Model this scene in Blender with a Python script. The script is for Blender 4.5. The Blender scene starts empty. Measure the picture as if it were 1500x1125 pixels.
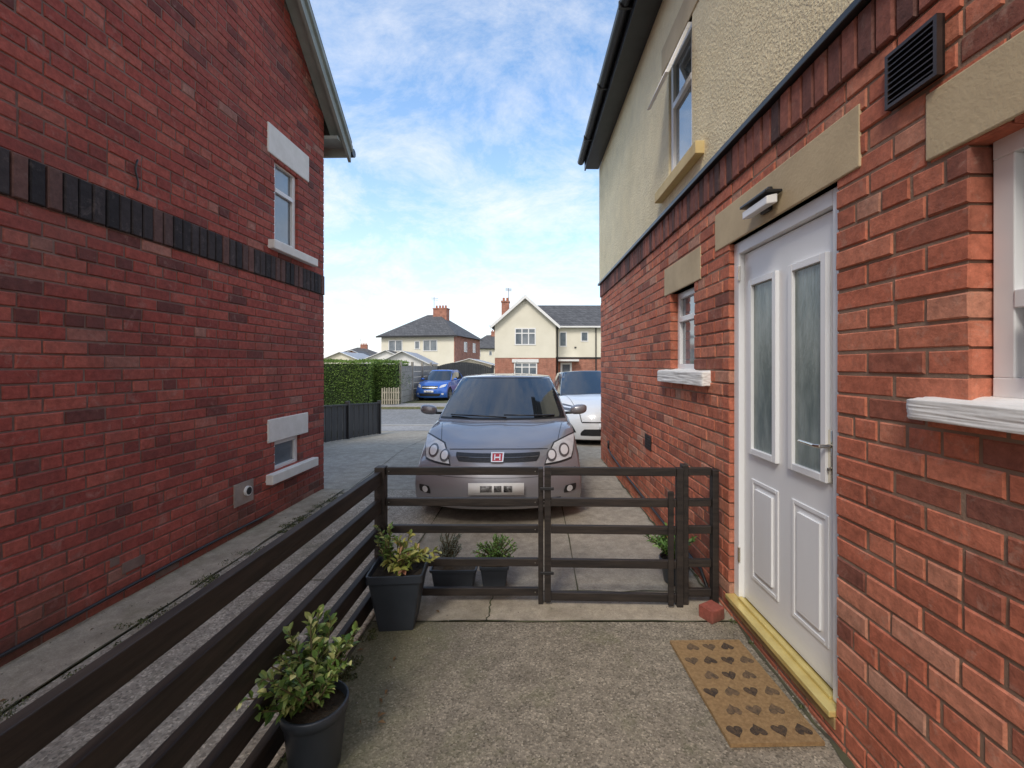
import bpy, bmesh, math, random
from mathutils import Vector, Matrix
from mathutils.bvhtree import BVHTree
R=random.Random(7)
sc=bpy.context.scene
# ------------------------------------------------------------------ materials
def new_mat(name):
    m=bpy.data.materials.new(name); m.use_nodes=True
    nt=m.node_tree; b=nt.nodes['Principled BSDF']; return m,nt,b
def N(nt,t,**k):
    n=nt.nodes.new(t)
    for a,v in k.items(): setattr(n,a,v)
    return n
def ramp(nt,stops):
    r=N(nt,'ShaderNodeValToRGB'); e=r.color_ramp.elements
    while len(e)<len(stops): e.new(0.5)
    for i,(p,c) in enumerate(stops):
        e[i].position=p; e[i].color=(c[0],c[1],c[2],1) if not isinstance(c,(int,float)) else (c,c,c,1)
    return r
def noise(nt,scale,detail=4,rough=.55,vec=None,dist=0):
    n=N(nt,'ShaderNodeTexNoise'); n.inputs['Scale'].default_value=scale; n.inputs['Detail'].default_value=detail
    n.inputs['Roughness'].default_value=rough; n.inputs['Distortion'].default_value=dist
    if vec: nt.links.new(vec,n.inputs['Vector'])
    return n
def mixc(nt,f,a,b,mode='MIX'):
    m=N(nt,'ShaderNodeMix',data_type='RGBA',blend_type=mode)
    for s,v in ((0,f),(6,a),(7,b)):
        if hasattr(v,'is_linked'): nt.links.new(v,m.inputs[s])
        elif s==0: m.inputs[0].default_value=v
        else: m.inputs[s].default_value=(v[0],v[1],v[2],1)
    return m.outputs[2]
def mth(nt,op,a,b,clamp=False):
    m=N(nt,'ShaderNodeMath',operation=op,use_clamp=clamp)
    for i,v in enumerate((a,b)):
        if hasattr(v,'is_linked'): nt.links.new(v,m.inputs[i])
        else: m.inputs[i].default_value=v
    return m.outputs[0]
def bump(nt,b,h,strength=.3,dist=.01,prev=None):
    n=N(nt,'ShaderNodeBump'); n.inputs['Strength'].default_value=strength; n.inputs['Distance'].default_value=dist
    nt.links.new(h,n.inputs['Height'])
    if prev: nt.links.new(prev,n.inputs['Normal'])
    nt.links.new(n.outputs[0],b.inputs['Normal']); return n.outputs[0]
def mat(name,c1,c2=None,rough=.6,metal=0,vs=6,bs=0,bstr=.3,bd=.004,coat=0,spec=.5,stretch=None):
    m,nt,b=new_mat(name)
    tc=N(nt,'ShaderNodeTexCoord'); v=tc.outputs['Object']
    if stretch:
        mp=N(nt,'ShaderNodeMapping'); mp.inputs['Scale'].default_value=stretch; nt.links.new(v,mp.inputs[0]); v=mp.outputs[0]
    b.inputs['Base Color'].default_value=(*c1,1)
    if c2:
        n=noise(nt,vs,4,.6,v); r=ramp(nt,[(.35,0),(.65,1)]); nt.links.new(n.outputs[0],r.inputs[0])
        nt.links.new(mixc(nt,r.outputs[0],c1,c2),b.inputs['Base Color'])
    if bs:
        n=noise(nt,bs,3,.6,v); bump(nt,b,n.outputs[0],bstr,bd)
    b.inputs['Roughness'].default_value=rough; b.inputs['Metallic'].default_value=metal
    b.inputs['Coat Weight'].default_value=coat; b.inputs['Coat Roughness'].default_value=.05
    b.inputs['Specular IOR Level'].default_value=spec
    return m
def brick_mat(name,stops,dark=.55,stain=(.08,.05,.045),pale=(.45,.33,.27),base=0,basec=(.10,.075,.05)):
    m,nt,b=new_mat(name)
    tc=N(nt,'ShaderNodeTexCoord'); v=tc.outputs['Object']
    at=N(nt,'ShaderNodeAttribute',attribute_name='rv')
    r=ramp(nt,stops); nt.links.new(at.outputs['Fac'],r.inputs[0])
    n1=noise(nt,28,4,.7,v); r1=ramp(nt,[(.3,.66),(.7,1.18)]); nt.links.new(n1.outputs[0],r1.inputs[0])
    c=mixc(nt,1,r.outputs[0],r1.outputs[0],'MULTIPLY')
    n2=noise(nt,1.3,4,.65,v); r2=ramp(nt,[(.48,0),(.72,dark)]); nt.links.new(n2.outputs[0],r2.inputs[0])
    c=mixc(nt,r2.outputs[0],c,stain)
    n3=noise(nt,9,5,.75,v,.5); r3=ramp(nt,[(.56,0),(.78,.55)]); nt.links.new(n3.outputs[0],r3.inputs[0])
    c=mixc(nt,r3.outputs[0],c,pale)
    if base:
        sx=N(nt,'ShaderNodeSeparateXYZ'); nt.links.new(v,sx.inputs[0])
        k=mth(nt,'ADD',mth(nt,'MULTIPLY',sx.outputs[2],-1.6),mth(nt,'MULTIPLY',n2.outputs[0],1.5))
        rb=ramp(nt,[(.3,0),(.85,base)]); nt.links.new(k,rb.inputs[0]); c=mixc(nt,rb.outputs[0],c,basec)
    nt.links.new(c,b.inputs['Base Color']); b.inputs['Roughness'].default_value=.82; b.inputs['Specular IOR Level'].default_value=.3
    n4=noise(nt,45,4,.7,v); p=bump(nt,b,n4.outputs[0],.5,.006)
    return m
def attr_mat(name,stops,rough=.5,spec=.4,sub=0):
    m,nt,b=new_mat(name)
    at=N(nt,'ShaderNodeAttribute',attribute_name='rv')
    r=ramp(nt,stops); nt.links.new(at.outputs['Fac'],r.inputs[0]); nt.links.new(r.outputs[0],b.inputs['Base Color'])
    b.inputs['Roughness'].default_value=rough; b.inputs['Specular IOR Level'].default_value=spec
    return m
def ground_mat(name,c1,c2,speck=.5,sscale=220,moss=.0,mossc=(.10,.12,.04),bumpd=.004,edge=None):
    m,nt,b=new_mat(name)
    tc=N(nt,'ShaderNodeTexCoord'); v=tc.outputs['Object']
    n=noise(nt,1.1,5,.65,v); r=ramp(nt,[(.35,0),(.65,1)]); nt.links.new(n.outputs[0],r.inputs[0])
    c=mixc(nt,r.outputs[0],c1,c2)
    n2=noise(nt,9,5,.7,v); r2=ramp(nt,[(.3,.68),(.7,1.15)]); nt.links.new(n2.outputs[0],r2.inputs[0])
    c=mixc(nt,1,c,r2.outputs[0],'MULTIPLY')
    vo=N(nt,'ShaderNodeTexVoronoi'); vo.inputs['Scale'].default_value=sscale; nt.links.new(v,vo.inputs['Vector'])
    sp=N(nt,'ShaderNodeSeparateColor'); nt.links.new(vo.outputs['Color'],sp.inputs[0])
    r3=ramp(nt,[(0,.40),(.25,.82),(.6,1.0),(.85,1.25),(1,1.8)]); nt.links.new(sp.outputs[0],r3.inputs[0])
    cs=mixc(nt,1,c,r3.outputs[0],'MULTIPLY'); c=mixc(nt,speck,c,cs)
    if moss:
        n4=noise(nt,2.3,5,.75,v,.4); r4=ramp(nt,[(.52,0),(.68,moss)]); nt.links.new(n4.outputs[0],r4.inputs[0])
        c=mixc(nt,r4.outputs[0],c,mossc)
    n5=noise(nt,.8,4,.7,v,1.0); r5=ramp(nt,[(.5,0),(.75,.55)]); nt.links.new(n5.outputs[0],r5.inputs[0])
    c=mixc(nt,r5.outputs[0],c,(c1[0]*.5,c1[1]*.5,c1[2]*.45))
    if edge is not None:   # green algae creeping in from the fence side
        sx=N(nt,'ShaderNodeSeparateXYZ'); nt.links.new(v,sx.inputs[0])
        k=mth(nt,'ADD',mth(nt,'MULTIPLY',mth(nt,'SUBTRACT',sx.outputs[0],edge),-1.3),mth(nt,'MULTIPLY',n2.outputs[0],.8))
        re=ramp(nt,[(.0,0),(.45,.55)]); nt.links.new(k,re.inputs[0]); c=mixc(nt,re.outputs[0],c,mossc)
    nt.links.new(c,b.inputs['Base Color']); b.inputs['Roughness'].default_value=.9; b.inputs['Specular IOR Level'].default_value=.25
    p=bump(nt,b,vo.outputs['Distance'],.5,bumpd)
    return m
def tex_brick_mat(name,c1,c2,mort,bw=.235,rh=.082,ms=.01,scale=1,b_str=.4):
    m,nt,b=new_mat(name)
    tc=N(nt,'ShaderNodeTexCoord')
    sx=N(nt,'ShaderNodeSeparateXYZ'); nt.links.new(tc.outputs['Object'],sx.inputs[0])
    ad=N(nt,'ShaderNodeMath',operation='ADD'); nt.links.new(sx.outputs[0],ad.inputs[0]); nt.links.new(sx.outputs[1],ad.inputs[1])
    cb=N(nt,'ShaderNodeCombineXYZ'); nt.links.new(ad.outputs[0],cb.inputs[0]); nt.links.new(sx.outputs[2],cb.inputs[1])
    br=N(nt,'ShaderNodeTexBrick'); nt.links.new(cb.outputs[0],br.inputs['Vector'])
    br.inputs['Color1'].default_value=(*c1,1); br.inputs['Color2'].default_value=(*c2,1); br.inputs['Mortar'].default_value=(*mort,1)
    br.inputs['Scale'].default_value=scale; br.inputs['Brick Width'].default_value=bw; br.inputs['Row Height'].default_value=rh; br.inputs['Mortar Size'].default_value=ms
    n=noise(nt,3,4,.7,tc.outputs['Object']); r=ramp(nt,[(.3,.65),(.7,1.2)]); nt.links.new(n.outputs[0],r.inputs[0])
    nt.links.new(mixc(nt,1,br.outputs[0],r.outputs[0],'MULTIPLY'),b.inputs['Base Color'])
    b.inputs['Roughness'].default_value=.85; bump(nt,b,br.outputs['Fac'],-b_str,.01)
    return m
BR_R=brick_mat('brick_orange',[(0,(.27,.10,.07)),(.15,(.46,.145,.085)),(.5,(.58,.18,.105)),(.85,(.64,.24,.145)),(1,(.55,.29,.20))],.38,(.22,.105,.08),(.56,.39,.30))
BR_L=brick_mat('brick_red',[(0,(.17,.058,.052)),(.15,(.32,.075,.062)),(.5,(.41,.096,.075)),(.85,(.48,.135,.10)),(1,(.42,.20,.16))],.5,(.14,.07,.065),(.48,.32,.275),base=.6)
BR_DK=brick_mat('brick_engineering',[(0,(.03,.028,.032)),(.6,(.075,.06,.062)),(1,(.20,.10,.085))],.3,(.03,.03,.035),(.26,.21,.20))
BR_DR=brick_mat('brick_maroon',[(0,(.09,.05,.045)),(.5,(.22,.085,.065)),(1,(.36,.13,.09))],.3,(.07,.045,.04),(.36,.26,.21))
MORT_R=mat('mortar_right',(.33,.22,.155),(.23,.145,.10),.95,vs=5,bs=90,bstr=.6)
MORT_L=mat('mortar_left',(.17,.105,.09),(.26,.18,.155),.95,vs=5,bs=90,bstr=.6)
STONE=mat('stone_lintel',(.63,.51,.32),(.53,.42,.26),.85,vs=4,bs=70,bstr=.4)
WPAINT=mat('white_painted_stone',(.88,.87,.84),(.80,.79,.75),.7,vs=9,bs=25,bstr=.4,bd=.005)
UPVC=mat('white_upvc',(.87,.87,.87),(.82,.82,.82),.28,vs=3)
DOORW=mat('white_door',(.88,.885,.89),(.84,.85,.86),.32,vs=2,bs=40,bstr=.15,bd=.002,stretch=(1,1,.12))
BLACK=mat('black_plastic',(.018,.018,.02),(.03,.03,.032),.35,vs=5)
GLASS=mat('window_glass',(.10,.13,.16),(.20,.23,.26),.06,vs=1.5,coat=1)
OBSC=mat('obscured_glass',(.15,.19,.18),(.30,.35,.33),.22,vs=14,bs=60,bstr=.7,bd=.004,stretch=(1,1,.25))
RENDER,nt_,b_=new_mat('cream_roughcast')
def _r():
    nt=nt_; b=b_; v=N(nt,'ShaderNodeTexCoord').outputs['Object']
    n=noise(nt,1.2,4,.6,v); r=ramp(nt,[(.35,0),(.7,1)]); nt.links.new(n.outputs[0],r.inputs[0])
    c=mixc(nt,r.outputs[0],(.90,.79,.53),(.84,.72,.46))
    n3=noise(nt,5,4,.7,v); r3=ramp(nt,[(.3,.88),(.7,1.05)]); nt.links.new(n3.outputs[0],r3.inputs[0]); c=mixc(nt,1,c,r3.outputs[0],'MULTIPLY')
    nt.links.new(c,b.inputs['Base Color']); b.inputs['Roughness'].default_value=.9
    n2=noise(nt,55,3,.55,v); r2=ramp(nt,[(.4,0),(.64,1)]); nt.links.new(n2.outputs[0],r2.inputs[0])
    bump(nt,b,r2.outputs[0],.45,.009)
_r()
CREAM=mat('cream_render',(.84,.80,.68),(.77,.73,.61),.9,vs=.7,bs=20,bstr=.2)
SLATE=tex_brick_mat('roof_slate',(.095,.095,.10),(.13,.13,.135),(.045,.045,.045),.3,.22,.012)
SLATE2=tex_brick_mat('roof_tile_brown',(.10,.085,.075),(.14,.12,.10),(.04,.04,.04),.3,.22,.012)
BRT=tex_brick_mat('far_brick',(.42,.15,.10),(.50,.19,.125),(.33,.25,.20))
BRTL=tex_brick_mat('side_brick',(.36,.08,.06),(.42,.10,.075),(.16,.10,.09))
FENCE=mat('fence_stain',(.014,.011,.010),(.038,.029,.024),.6,vs=9,bs=35,bstr=.5,bd=.003,stretch=(.6,.6,5))
FENCE2=mat('fence_stain_along',(.014,.011,.010),(.040,.030,.024),.6,vs=12,bs=30,bstr=.6,bd=.003,stretch=(3,.3,3))
WOODP=mat('barge_paint',(.36,.41,.39),(.27,.31,.29),.6,vs=4)
SILLY=mat('yellow_sill',(.80,.66,.26),(.68,.54,.20),.25,vs=9,metal=.35)
METAL=mat('chrome',(.75,.70,.60),None,.18,1)
# ------------------------------------------------------------------ builder
class Fr:
    def __init__(s,o=(0,0,0),u=(1,0,0),n=(0,-1,0)):
        s.o=Vector(o); s.u=Vector(u).normalized(); s.n=Vector(n).normalized()
    def __call__(s,u,n,z): return s.o+s.u*u+s.n*n+Vector((0,0,z))
W=Fr((0,0,0),(1,0,0),(0,1,0))
class MB:
    def __init__(s): s.v=[];s.f=[];s.m=[];s.a=[];s.mats=[]
    def mi(s,m):
        if m not in s.mats: s.mats.append(m)
        return s.mats.index(m)
    def face(s,pts,m,a=.5):
        i=len(s.v); s.v.extend([tuple(p) for p in pts]); s.f.append(tuple(range(i,i+len(pts)))); s.m.append(s.mi(m)); s.a.append(a)
    def poly(s,vs,fs,m,a=.5):
        i=len(s.v); s.v.extend([tuple(p) for p in vs]); k=s.mi(m)
        for f in fs: s.f.append(tuple(i+j for j in f)); s.m.append(k); s.a.append(a)
    def box(s,u0,u1,n0,n1,z0,z1,m,F=W,a=.5):
        vs=[F(u,n,z) for z in (z0,z1) for n in (n0,n1) for u in (u0,u1)]
        s.poly(vs,[(0,1,3,2),(4,6,7,5),(0,4,5,1),(2,3,7,6),(0,2,6,4),(1,5,7,3)],m,a)
    def bar(s,p,q,w,h,m,up=(0,0,1),a=.5):
        p=Vector(p);q=Vector(q);d=(q-p).normalized();sd=d.cross(Vector(up)).normalized();uu=sd.cross(d)
        vs=[b+sd*(i*w/2)+uu*(j*h/2) for b in (p,q) for i,j in ((-1,-1),(1,-1),(1,1),(-1,1))]
        s.poly(vs,[(0,1,2,3),(7,6,5,4),(0,4,5,1),(1,5,6,2),(2,6,7,3),(3,7,4,0)],m,a)
    def tube(s,pts,r,m,k=8,cap=True,a=.5):
        rings=[];pts=[Vector(p) for p in pts]
        for i,p in enumerate(pts):
            d=(pts[min(i+1,len(pts)-1)]-pts[max(i-1,0)]).normalized()
            x=d.orthogonal().normalized() if i==0 else (px-d*px.dot(d)).normalized()
            px=x; y=d.cross(x); rr=r[i] if isinstance(r,(list,tuple)) else r
            rings.append([p+x*(rr*math.cos(t*2*math.pi/k))+y*(rr*math.sin(t*2*math.pi/k)) for t in range(k)])
        vs=[q for g in rings for q in g]; fs=[]
        for i in range(len(pts)-1):
            for t in range(k): fs.append((i*k+t,i*k+(t+1)%k,(i+1)*k+(t+1)%k,(i+1)*k+t))
        if cap: fs.append(tuple(range(k))[::-1]); fs.append(tuple((len(pts)-1)*k+t for t in range(k)))
        s.poly(vs,fs,m,a)
    def obj(s,name,parent=None,smooth=False,bevel=0):
        me=bpy.data.meshes.new(name); me.from_pydata(s.v,[],s.f); me.update()
        for m in s.mats: me.materials.append(m)
        me.polygons.foreach_set('material_index',s.m)
        at=me.attributes.new('rv','FLOAT','FACE'); at.data.foreach_set('value',s.a)
        if smooth: me.polygons.foreach_set('use_smooth',[True]*len(s.f))
        o=bpy.data.objects.new(name,me); sc.collection.objects.link(o)
        if not smooth or bevel:
            bm=bmesh.new(); bm.from_mesh(me); bmesh.ops.recalc_face_normals(bm,faces=bm.faces); bm.to_mesh(me); bm.free()
        if bevel:
            md=o.modifiers.new('b','BEVEL'); md.width=bevel; md.segments=2; md.limit_method='ANGLE'
        if parent: o.parent=parent
        return o
def empty(name,loc=(0,0,0),rz=0,rx=0):
    e=bpy.data.objects.new(name,None); e.location=loc; e.rotation_euler=(rx,0,rz); sc.collection.objects.link(e); e.empty_display_size=.1; return e
def subtract(iv,a,b):
    out=[]
    for p,q in iv:
        if b<=p or a>=q: out.append((p,q)); continue
        if p<a: out.append((p,a))
        if q>b: out.append((b,q))
    return out
def bricks(mb,F,u0,u1,z0,z1,ops,m,course=.082,L=.235,j=.010,top=None,depth=.1,jit=.0022,hdr=5):
    n=int(round((z1-z0)/course)); course=(z1-z0)/n
    for r in range(n):
        za=z0+r*course+j/2; zb=z0+(r+1)*course-j/2; zc=(za+zb)/2
        head=(hdr and r%hdr==2); l=L/2 if head else L
        off=(r%2)*l/2+R.uniform(-.012,.012); u=u1-off
        iv=[(u0,u1)]
        for a,b,c,d in ops:
            if c<zc<d: iv=subtract(iv,a,b)
        cuts=[]
        while u>u0: cuts.append(u+R.uniform(-.004,.004)); u-=l
        cuts.sort()
        for p,q in iv:
            C=[p]+[c for c in cuts if p+.05<c<q-.05]+[q]
            for x0,x1 in zip(C,C[1:]):
                ee=[x0+j/2 if x0>p+.001 else x0, x1-j/2 if x1<q-.001 else x1]
                if top and zb>top((x0+x1)/2)+.05: continue
                if R.random()<.06: rv=R.uniform(0,.12)
                else: rv=min(1,max(0,.5+R.gauss(0,.23)))
                brick_piece(mb,F,ee[0],ee[1],za,zb,R.uniform(-jit,jit),depth,m,rv)
def brick_piece(mb,F,x0,x1,za,zb,nn,depth,m,rv,c=.005):
    J=lambda:R.uniform(-.0018,.0018)
    co=[(x0,za),(x1,za),(x1,zb),(x0,zb)]; ci=[(x0+c,za+c),(x1-c,za+c),(x1-c,zb-c),(x0+c,zb-c)]
    co=[(a+J(),b+J()) for a,b in co]
    vs=[F(a,nn+J()*.7,b) for a,b in ci]+[F(a,nn-c,b) for a,b in co]+[F(a,nn-depth,b) for a,b in co]
    fs=[(0,1,2,3)]+[(4+i,4+(i+1)%4,(i+1)%4,i) for i in range(4)]+[(8+i,8+(i+1)%4,4+(i+1)%4,4+i) for i in range(4)]
    mb.poly(vs,fs,m,rv)
def panels(mb,F,u0,u1,z0,z1,ops,n0,n1,m,top=None,g=.0):
    ops=[(a-g,b+g,c,d) for a,b,c,d in ops]
    us=sorted({u0,u1,*[min(max(x,u0),u1) for o in ops for x in o[:2]]}); zs=sorted({z0,z1,*[min(max(x,z0),z1) for o in ops for x in o[2:]]})
    for a,b in zip(us,us[1:]):
        for c,d in zip(zs,zs[1:]):
            uc=(a+b)/2; zc=(c+d)/2
            if any(o[0]<uc<o[1] and o[2]<zc<o[3] for o in ops): continue
            mb.box(a,b,n0,n1,c,d,m,F)
def soldier(mb,F,u0,u1,z0,z1,proud,m,w=.082,j=.009):
    u=u0
    while u<u1-.02:
        e=min(u+w,u1); brick_piece(mb,F,u+j/2,e-j/2,z0+.004,z1-.004,proud+R.uniform(-.003,.003),.05,m,R.random(),.006); u+=w
def window(mb,F,u0,u1,z0,z1,n,bars=(),vb=(),fw=.05,glass=None,fm=None):
    fm=fm or UPVC; glass=glass or GLASS
    mb.box(u0,u1,n-.06,n,z0,z0+fw,fm,F); mb.box(u0,u1,n-.06,n,z1-fw,z1,fm,F)
    mb.box(u0,u0+fw,n-.06,n-.001,z0+fw,z1-fw,fm,F); mb.box(u1-fw,u1,n-.06,n-.001,z0+fw,z1-fw,fm,F)
    for b in bars: mb.box(u0+fw,u1-fw,n-.058,n+.002,b-fw*.45,b+fw*.45,fm,F)
    for b in vb: mb.box(b-fw*.45,b+fw*.45,n-.057,n+.001,z0+fw,z1-fw,fm,F)
    mb.box(u0+fw*.8,u1-fw*.8,n-.045,n-.028,z0+fw*.8,z1-fw*.8,glass,F)
# ------------------------------------------------------------------ LEFT HOUSE
FL=Fr((-2.775,0,0),(.025,1,0),(1,-.025,0))
left=empty('brick_house')
U1=5.46
def topL(u): return 4.64+(U1-u)*.97 if u>1.46 else 4.64+(u+2.54)*.97
opsL=[(4.47,4.89,2.80,3.67),(4.47,4.93,.45,.76)]
mb=MB()
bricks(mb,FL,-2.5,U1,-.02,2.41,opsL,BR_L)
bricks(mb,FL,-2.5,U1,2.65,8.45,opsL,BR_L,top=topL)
soldier(mb,FL,-2.5,U1+.012,2.41,2.65,.016,BR_DK)
mb.obj('brickwork',left)
mb=MB()
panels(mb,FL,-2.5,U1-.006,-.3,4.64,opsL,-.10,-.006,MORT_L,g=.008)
vs=[FL(-2.5,-.006,4.64),FL(U1-.006,-.006,4.64),FL(1.46,-.006,8.5)]+[FL(-2.5,-.1,4.64),FL(U1-.006,-.1,4.64),FL(1.46,-.1,8.5)]
mb.poly(vs,[(0,1,2),(5,4,3)],MORT_L)
for (u,z,w_,h_) in ((2.86,.17,.16,.07),(2.78,.25,.06,.05),(3.1,.02,.2,.05)): mb.box(u,u+w_,-.01,.0035,z,z+h_,MORT_L,FL)
mb.obj('mortar',left)
mb=MB()
mb.box(-2.5,U1-.004,-7,-.112,-.4,4.63,BRTL,FL)
mb.obj('walls',left)
mb=MB()
window(mb,FL,4.475,4.885,2.80,3.67,-.03,bars=(3.36,),fw=.05)
window(mb,FL,4.475,4.925,.45,.76,-.03,fw=.045)
mb.obj('windows',left,bevel=.003)
mb=MB()
mb.box(4.35,5.10,-.1,.012,3.67,3.97,WPAINT,FL); mb.box(4.35,5.08,-.1,.012,.76,.995,WPAINT,FL)
mb.box(4.36,5.2,-.1,.065,2.71,2.80,WPAINT,FL); mb.box(4.33,5.2,-.1,.07,.35,.45,WPAINT,FL)
mb.obj('lintels_and_sills',left,bevel=.008)
mb=MB()
mb.box(3.88,4.13,-.02,.01,.27,.47,mat('vent_cement',(.40,.33,.29),(.29,.23,.2),.9,vs=8,bs=50),FL)
c=FL(4.04,.0,.38); mb.tube([c,c+FL.n*.03],.045,UPVC,16); mb.tube([c+FL.n*.02,c+FL.n*.034],.034,BLACK,16)
mb.obj('flue_vent',left)
mb=MB()
pts=[FL(u,.022+.006*math.sin(u*3),.075+.008*math.sin(u*2.3+1)) for u in [x*.3-1 for x in range(0,19)]]
mb.tube(pts,.011,BLACK,6)
pts=[FL(2.95+.01*math.sin(k),.012,2.72+k*.03) for k in range(8)]; mb.tube(pts,.006,BLACK,5)
mb.obj('cable',left,smooth=True)
mb=MB()
ov=.22
for (a,b) in ((U1+.30,1.46),(-2.8,1.46)):
    za=4.64+(U1-a)*.97 if a>1.46 else 4.64+(a+2.54)*.97
    zt=8.52
    for n0,n1,o0,o1,m in ((-7.2,ov,.07,.13,SLATE2),(ov-.05,ov-.015,-.14,.068,WOODP),(0,ov-.051,.0,.03,WOODP),(ov-.014,ov+.012,.0,.066,WOODP)):
        vs=[FL(a,n0,za+o0),FL(a,n1,za+o0),FL(b,n1,zt+o0),FL(b,n0,zt+o0),FL(a,n0,za+o1),FL(a,n1,za+o1),FL(b,n1,zt+o1),FL(b,n0,zt+o1)]
        mb.poly(vs,[(0,1,2,3),(7,6,5,4),(0,4,5,1),(1,5,6,2),(2,6,7,3),(3,7,4,0)],m)
mb.tube([FL(U1+.36,-7,4.36),FL(U1+.36,ov,4.36)],.055,BLACK,10)
mb.box(U1+.02,U1+.30,-7,ov-.06,4.38,4.42,WOODP,FL)
mb.box(U1+.28,U1+.305,-7,ov-.055,4.28,4.45,WOODP,FL)
mb.obj('roof',left)
# ------------------------------------------------------------------ RIGHT HOUSE
FR=Fr((1.27,0,0),(-.025,1,0),(-1,-.025,0))
right=empty('brick_house.001')
C=7.26
door=(1.78,2.71,.10,2.29); w1=(3.27,3.80,1.49,2.16); w2=(.25,1.247,1.43,2.18); wu=(3.25,3.78,3.10,4.15)
ops=[door,w1,w2]
mb=MB()
bricks(mb,FR,-2,C,-.14,2.66,ops,BR_R,course=.0825,jit=.003)
soldier(mb,FR,-2,C+.012,2.66,2.865,.015,BR_DR,w=.083)
mb.obj('brickwork',right)
mb=MB()
panels(mb,FR,-2,C-.006,-.3,2.865,ops,-.10,-.005,MORT_R,g=.008)
mb.obj('mortar',right)
mb=MB()
panels(mb,FR,-2,C+.02,2.90,4.83,[wu],-.10,.022,RENDER)
mb.obj('upper_render',right)
mb=MB(); mb.box(-2,C+.05,-.05,.045,2.866,2.899,BLACK,FR); mb.obj('drip_strip',right,bevel=.004)
mb=MB(); mb.box(-2,C-.004,-8,-.135,-.4,2.9,BRT,FR); mb.box(-2,C+.018,-8,-.135,2.901,4.82,RENDER,FR); mb.obj('walls',right)
mb=MB()
mb.box(1.65,2.90,-.1,.006,2.29,2.53,STONE,FR)
mb.box(3.14,3.95,-.1,.006,2.16,2.40,STONE,FR)
mb.box(-.1,1.378,-.1,.007,2.18,2.39,STONE,FR)
mb.box(3.1,3.95,-.1,.032,4.15,4.38,STONE,FR)
mb.box(3.03,3.98,-.1,.085,3.01,3.10,mat('ochre_sill',(.74,.58,.28),(.62,.46,.20),.7,vs=5,bs=30),FR)
mb.obj('stone_lintels',right,bevel=.005)
def rough_sill(u0,u1,n1,z0,z1,name):
    bm=bmesh.new(); bmesh.ops.create_cube(bm,size=1)
    bmesh.ops.subdivide_edges(bm,edges=bm.edges[:],cuts=14,use_grid_fill=True)
    for v in bm.verts:
        p=v.co; u=u0+(p.x+.5)*(u1-u0); n=-.1+(p.y+.5)*(n1+.1); z=z0+(p.z+.5)*(z1-z0)
        j=.0035
        v.co=FR(u+R.uniform(-j,j),n+R.uniform(-j,j),z+R.uniform(-j,j)*.7+((.022*(1-(n+.1)/(n1+.1))+R.uniform(0,.008)) if p.z>.49 else 0))
    bmesh.ops.recalc_face_normals(bm,faces=bm.faces)
    me=bpy.data.meshes.new(name); bm.to_mesh(me); me.materials.append(WPAINT)
    for p in me.polygons: p.use_smooth=True
    o=bpy.data.objects.new(name,me); sc.collection.objects.link(o); o.parent=right
    md=o.modifiers.new('s','SUBSURF'); md.levels=1; md.render_levels=1
rough_sill(.1,1.395,.058,1.37,1.43,'window_sill'); rough_sill(2.98,3.99,.06,1.395,1.49,'window_sill')
mb=MB()
window(mb,FR,3.28,3.79,1.50,2.155,-.06,bars=(1.93,),fw=.05)
window(mb,FR,.26,1.24,1.45,2.175,-.06,bars=(1.72,),vb=(.75,),fw=.055)
window(mb,FR,3.26,3.77,3.10,4.145,.005,bars=(3.74,),fw=.055)
def tilt(u,t,o=0): return FR(u,.012+t*.42*.42+o,4.11-t*.38)
def tb(u0,u1,t0,t1,m,o=0,th=.03):
    vs=[tilt(u,t,o+k) for k in (0,th) for u,t in ((u0,t0),(u1,t0),(u1,t1),(u0,t1))]
    mb.poly(vs,[(0,1,2,3),(7,6,5,4),(0,4,5,1),(1,5,6,2),(2,6,7,3),(3,7,4,0)],m)
tb(3.27,3.76,0,.14,UPVC); tb(3.27,3.76,.86,1,UPVC); tb(3.27,3.32,.14,.86,UPVC); tb(3.71,3.76,.14,.86,UPVC); tb(3.32,3.71,.14,.86,GLASS,.01,.008)
mb.box(.78,.82,-.06,-.045,1.52,1.69,UPVC,FR); mb.box(1.10,1.14,-.06,-.04,1.51,1.69,UPVC,FR)
mb.obj('windows',right,bevel=.003)
# ---- door
D=-.05
mb=MB()
mb.box(1.782,1.842,-.11,D+.02,.13,2.285,DOORW,FR); mb.box(2.648,2.708,-.11,D+.02,.13,2.285,DOORW,FR); mb.box(1.842,2.648,-.11,D+.02,2.215,2.285,DOORW,FR)
mb.box(1.85,2.64,-.10,D-.012,.14,2.21,DOORW,FR)
gl=[(1.935,2.14),(2.315,2.525)]
for a,b in gl:
    z0,z1=1.06,2.0
    mb.box(a,b,D-.012,D-.006,z0,z1,OBSC,FR)
    for q in ((a-.035,a,z0-.035,z1+.035),(b,b+.035,z0-.035,z1+.035)): mb.box(q[0],q[1],D-.012,D+.010,q[2],q[3],DOORW,FR)
    for q in ((a,b,z0-.035,z0),(a,b,z1,z1+.035)): mb.box(q[0],q[1],D-.012,D+.010,q[2],q[3],DOORW,FR)
    z0,z1=.30,.88
    for (i0,i1,h) in ((0,.022,.006),(.05,.5,.008)):
        if i1<.4:
            mb.box(a-.03,a-.03+i1,D-.012,D-.012+h,z0,z1,DOORW,FR); mb.box(b+.03-i1,b+.03,D-.012,D-.012+h,z0,z1,DOORW,FR)
            mb.box(a-.03+i1,b+.03-i1,D-.012,D-.012+h,z0,z0+i1,DOORW,FR); mb.box(a-.03+i1,b+.03-i1,D-.012,D-.012+h,z1-i1,z1,DOORW,FR)
        else: mb.box(a-.03+i0,b+.03-i0,D-.012,D-.012+h+.004,z0+i0,z1-i0,DOORW,FR)
mb.obj('front_door',right,bevel=.005)
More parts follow.
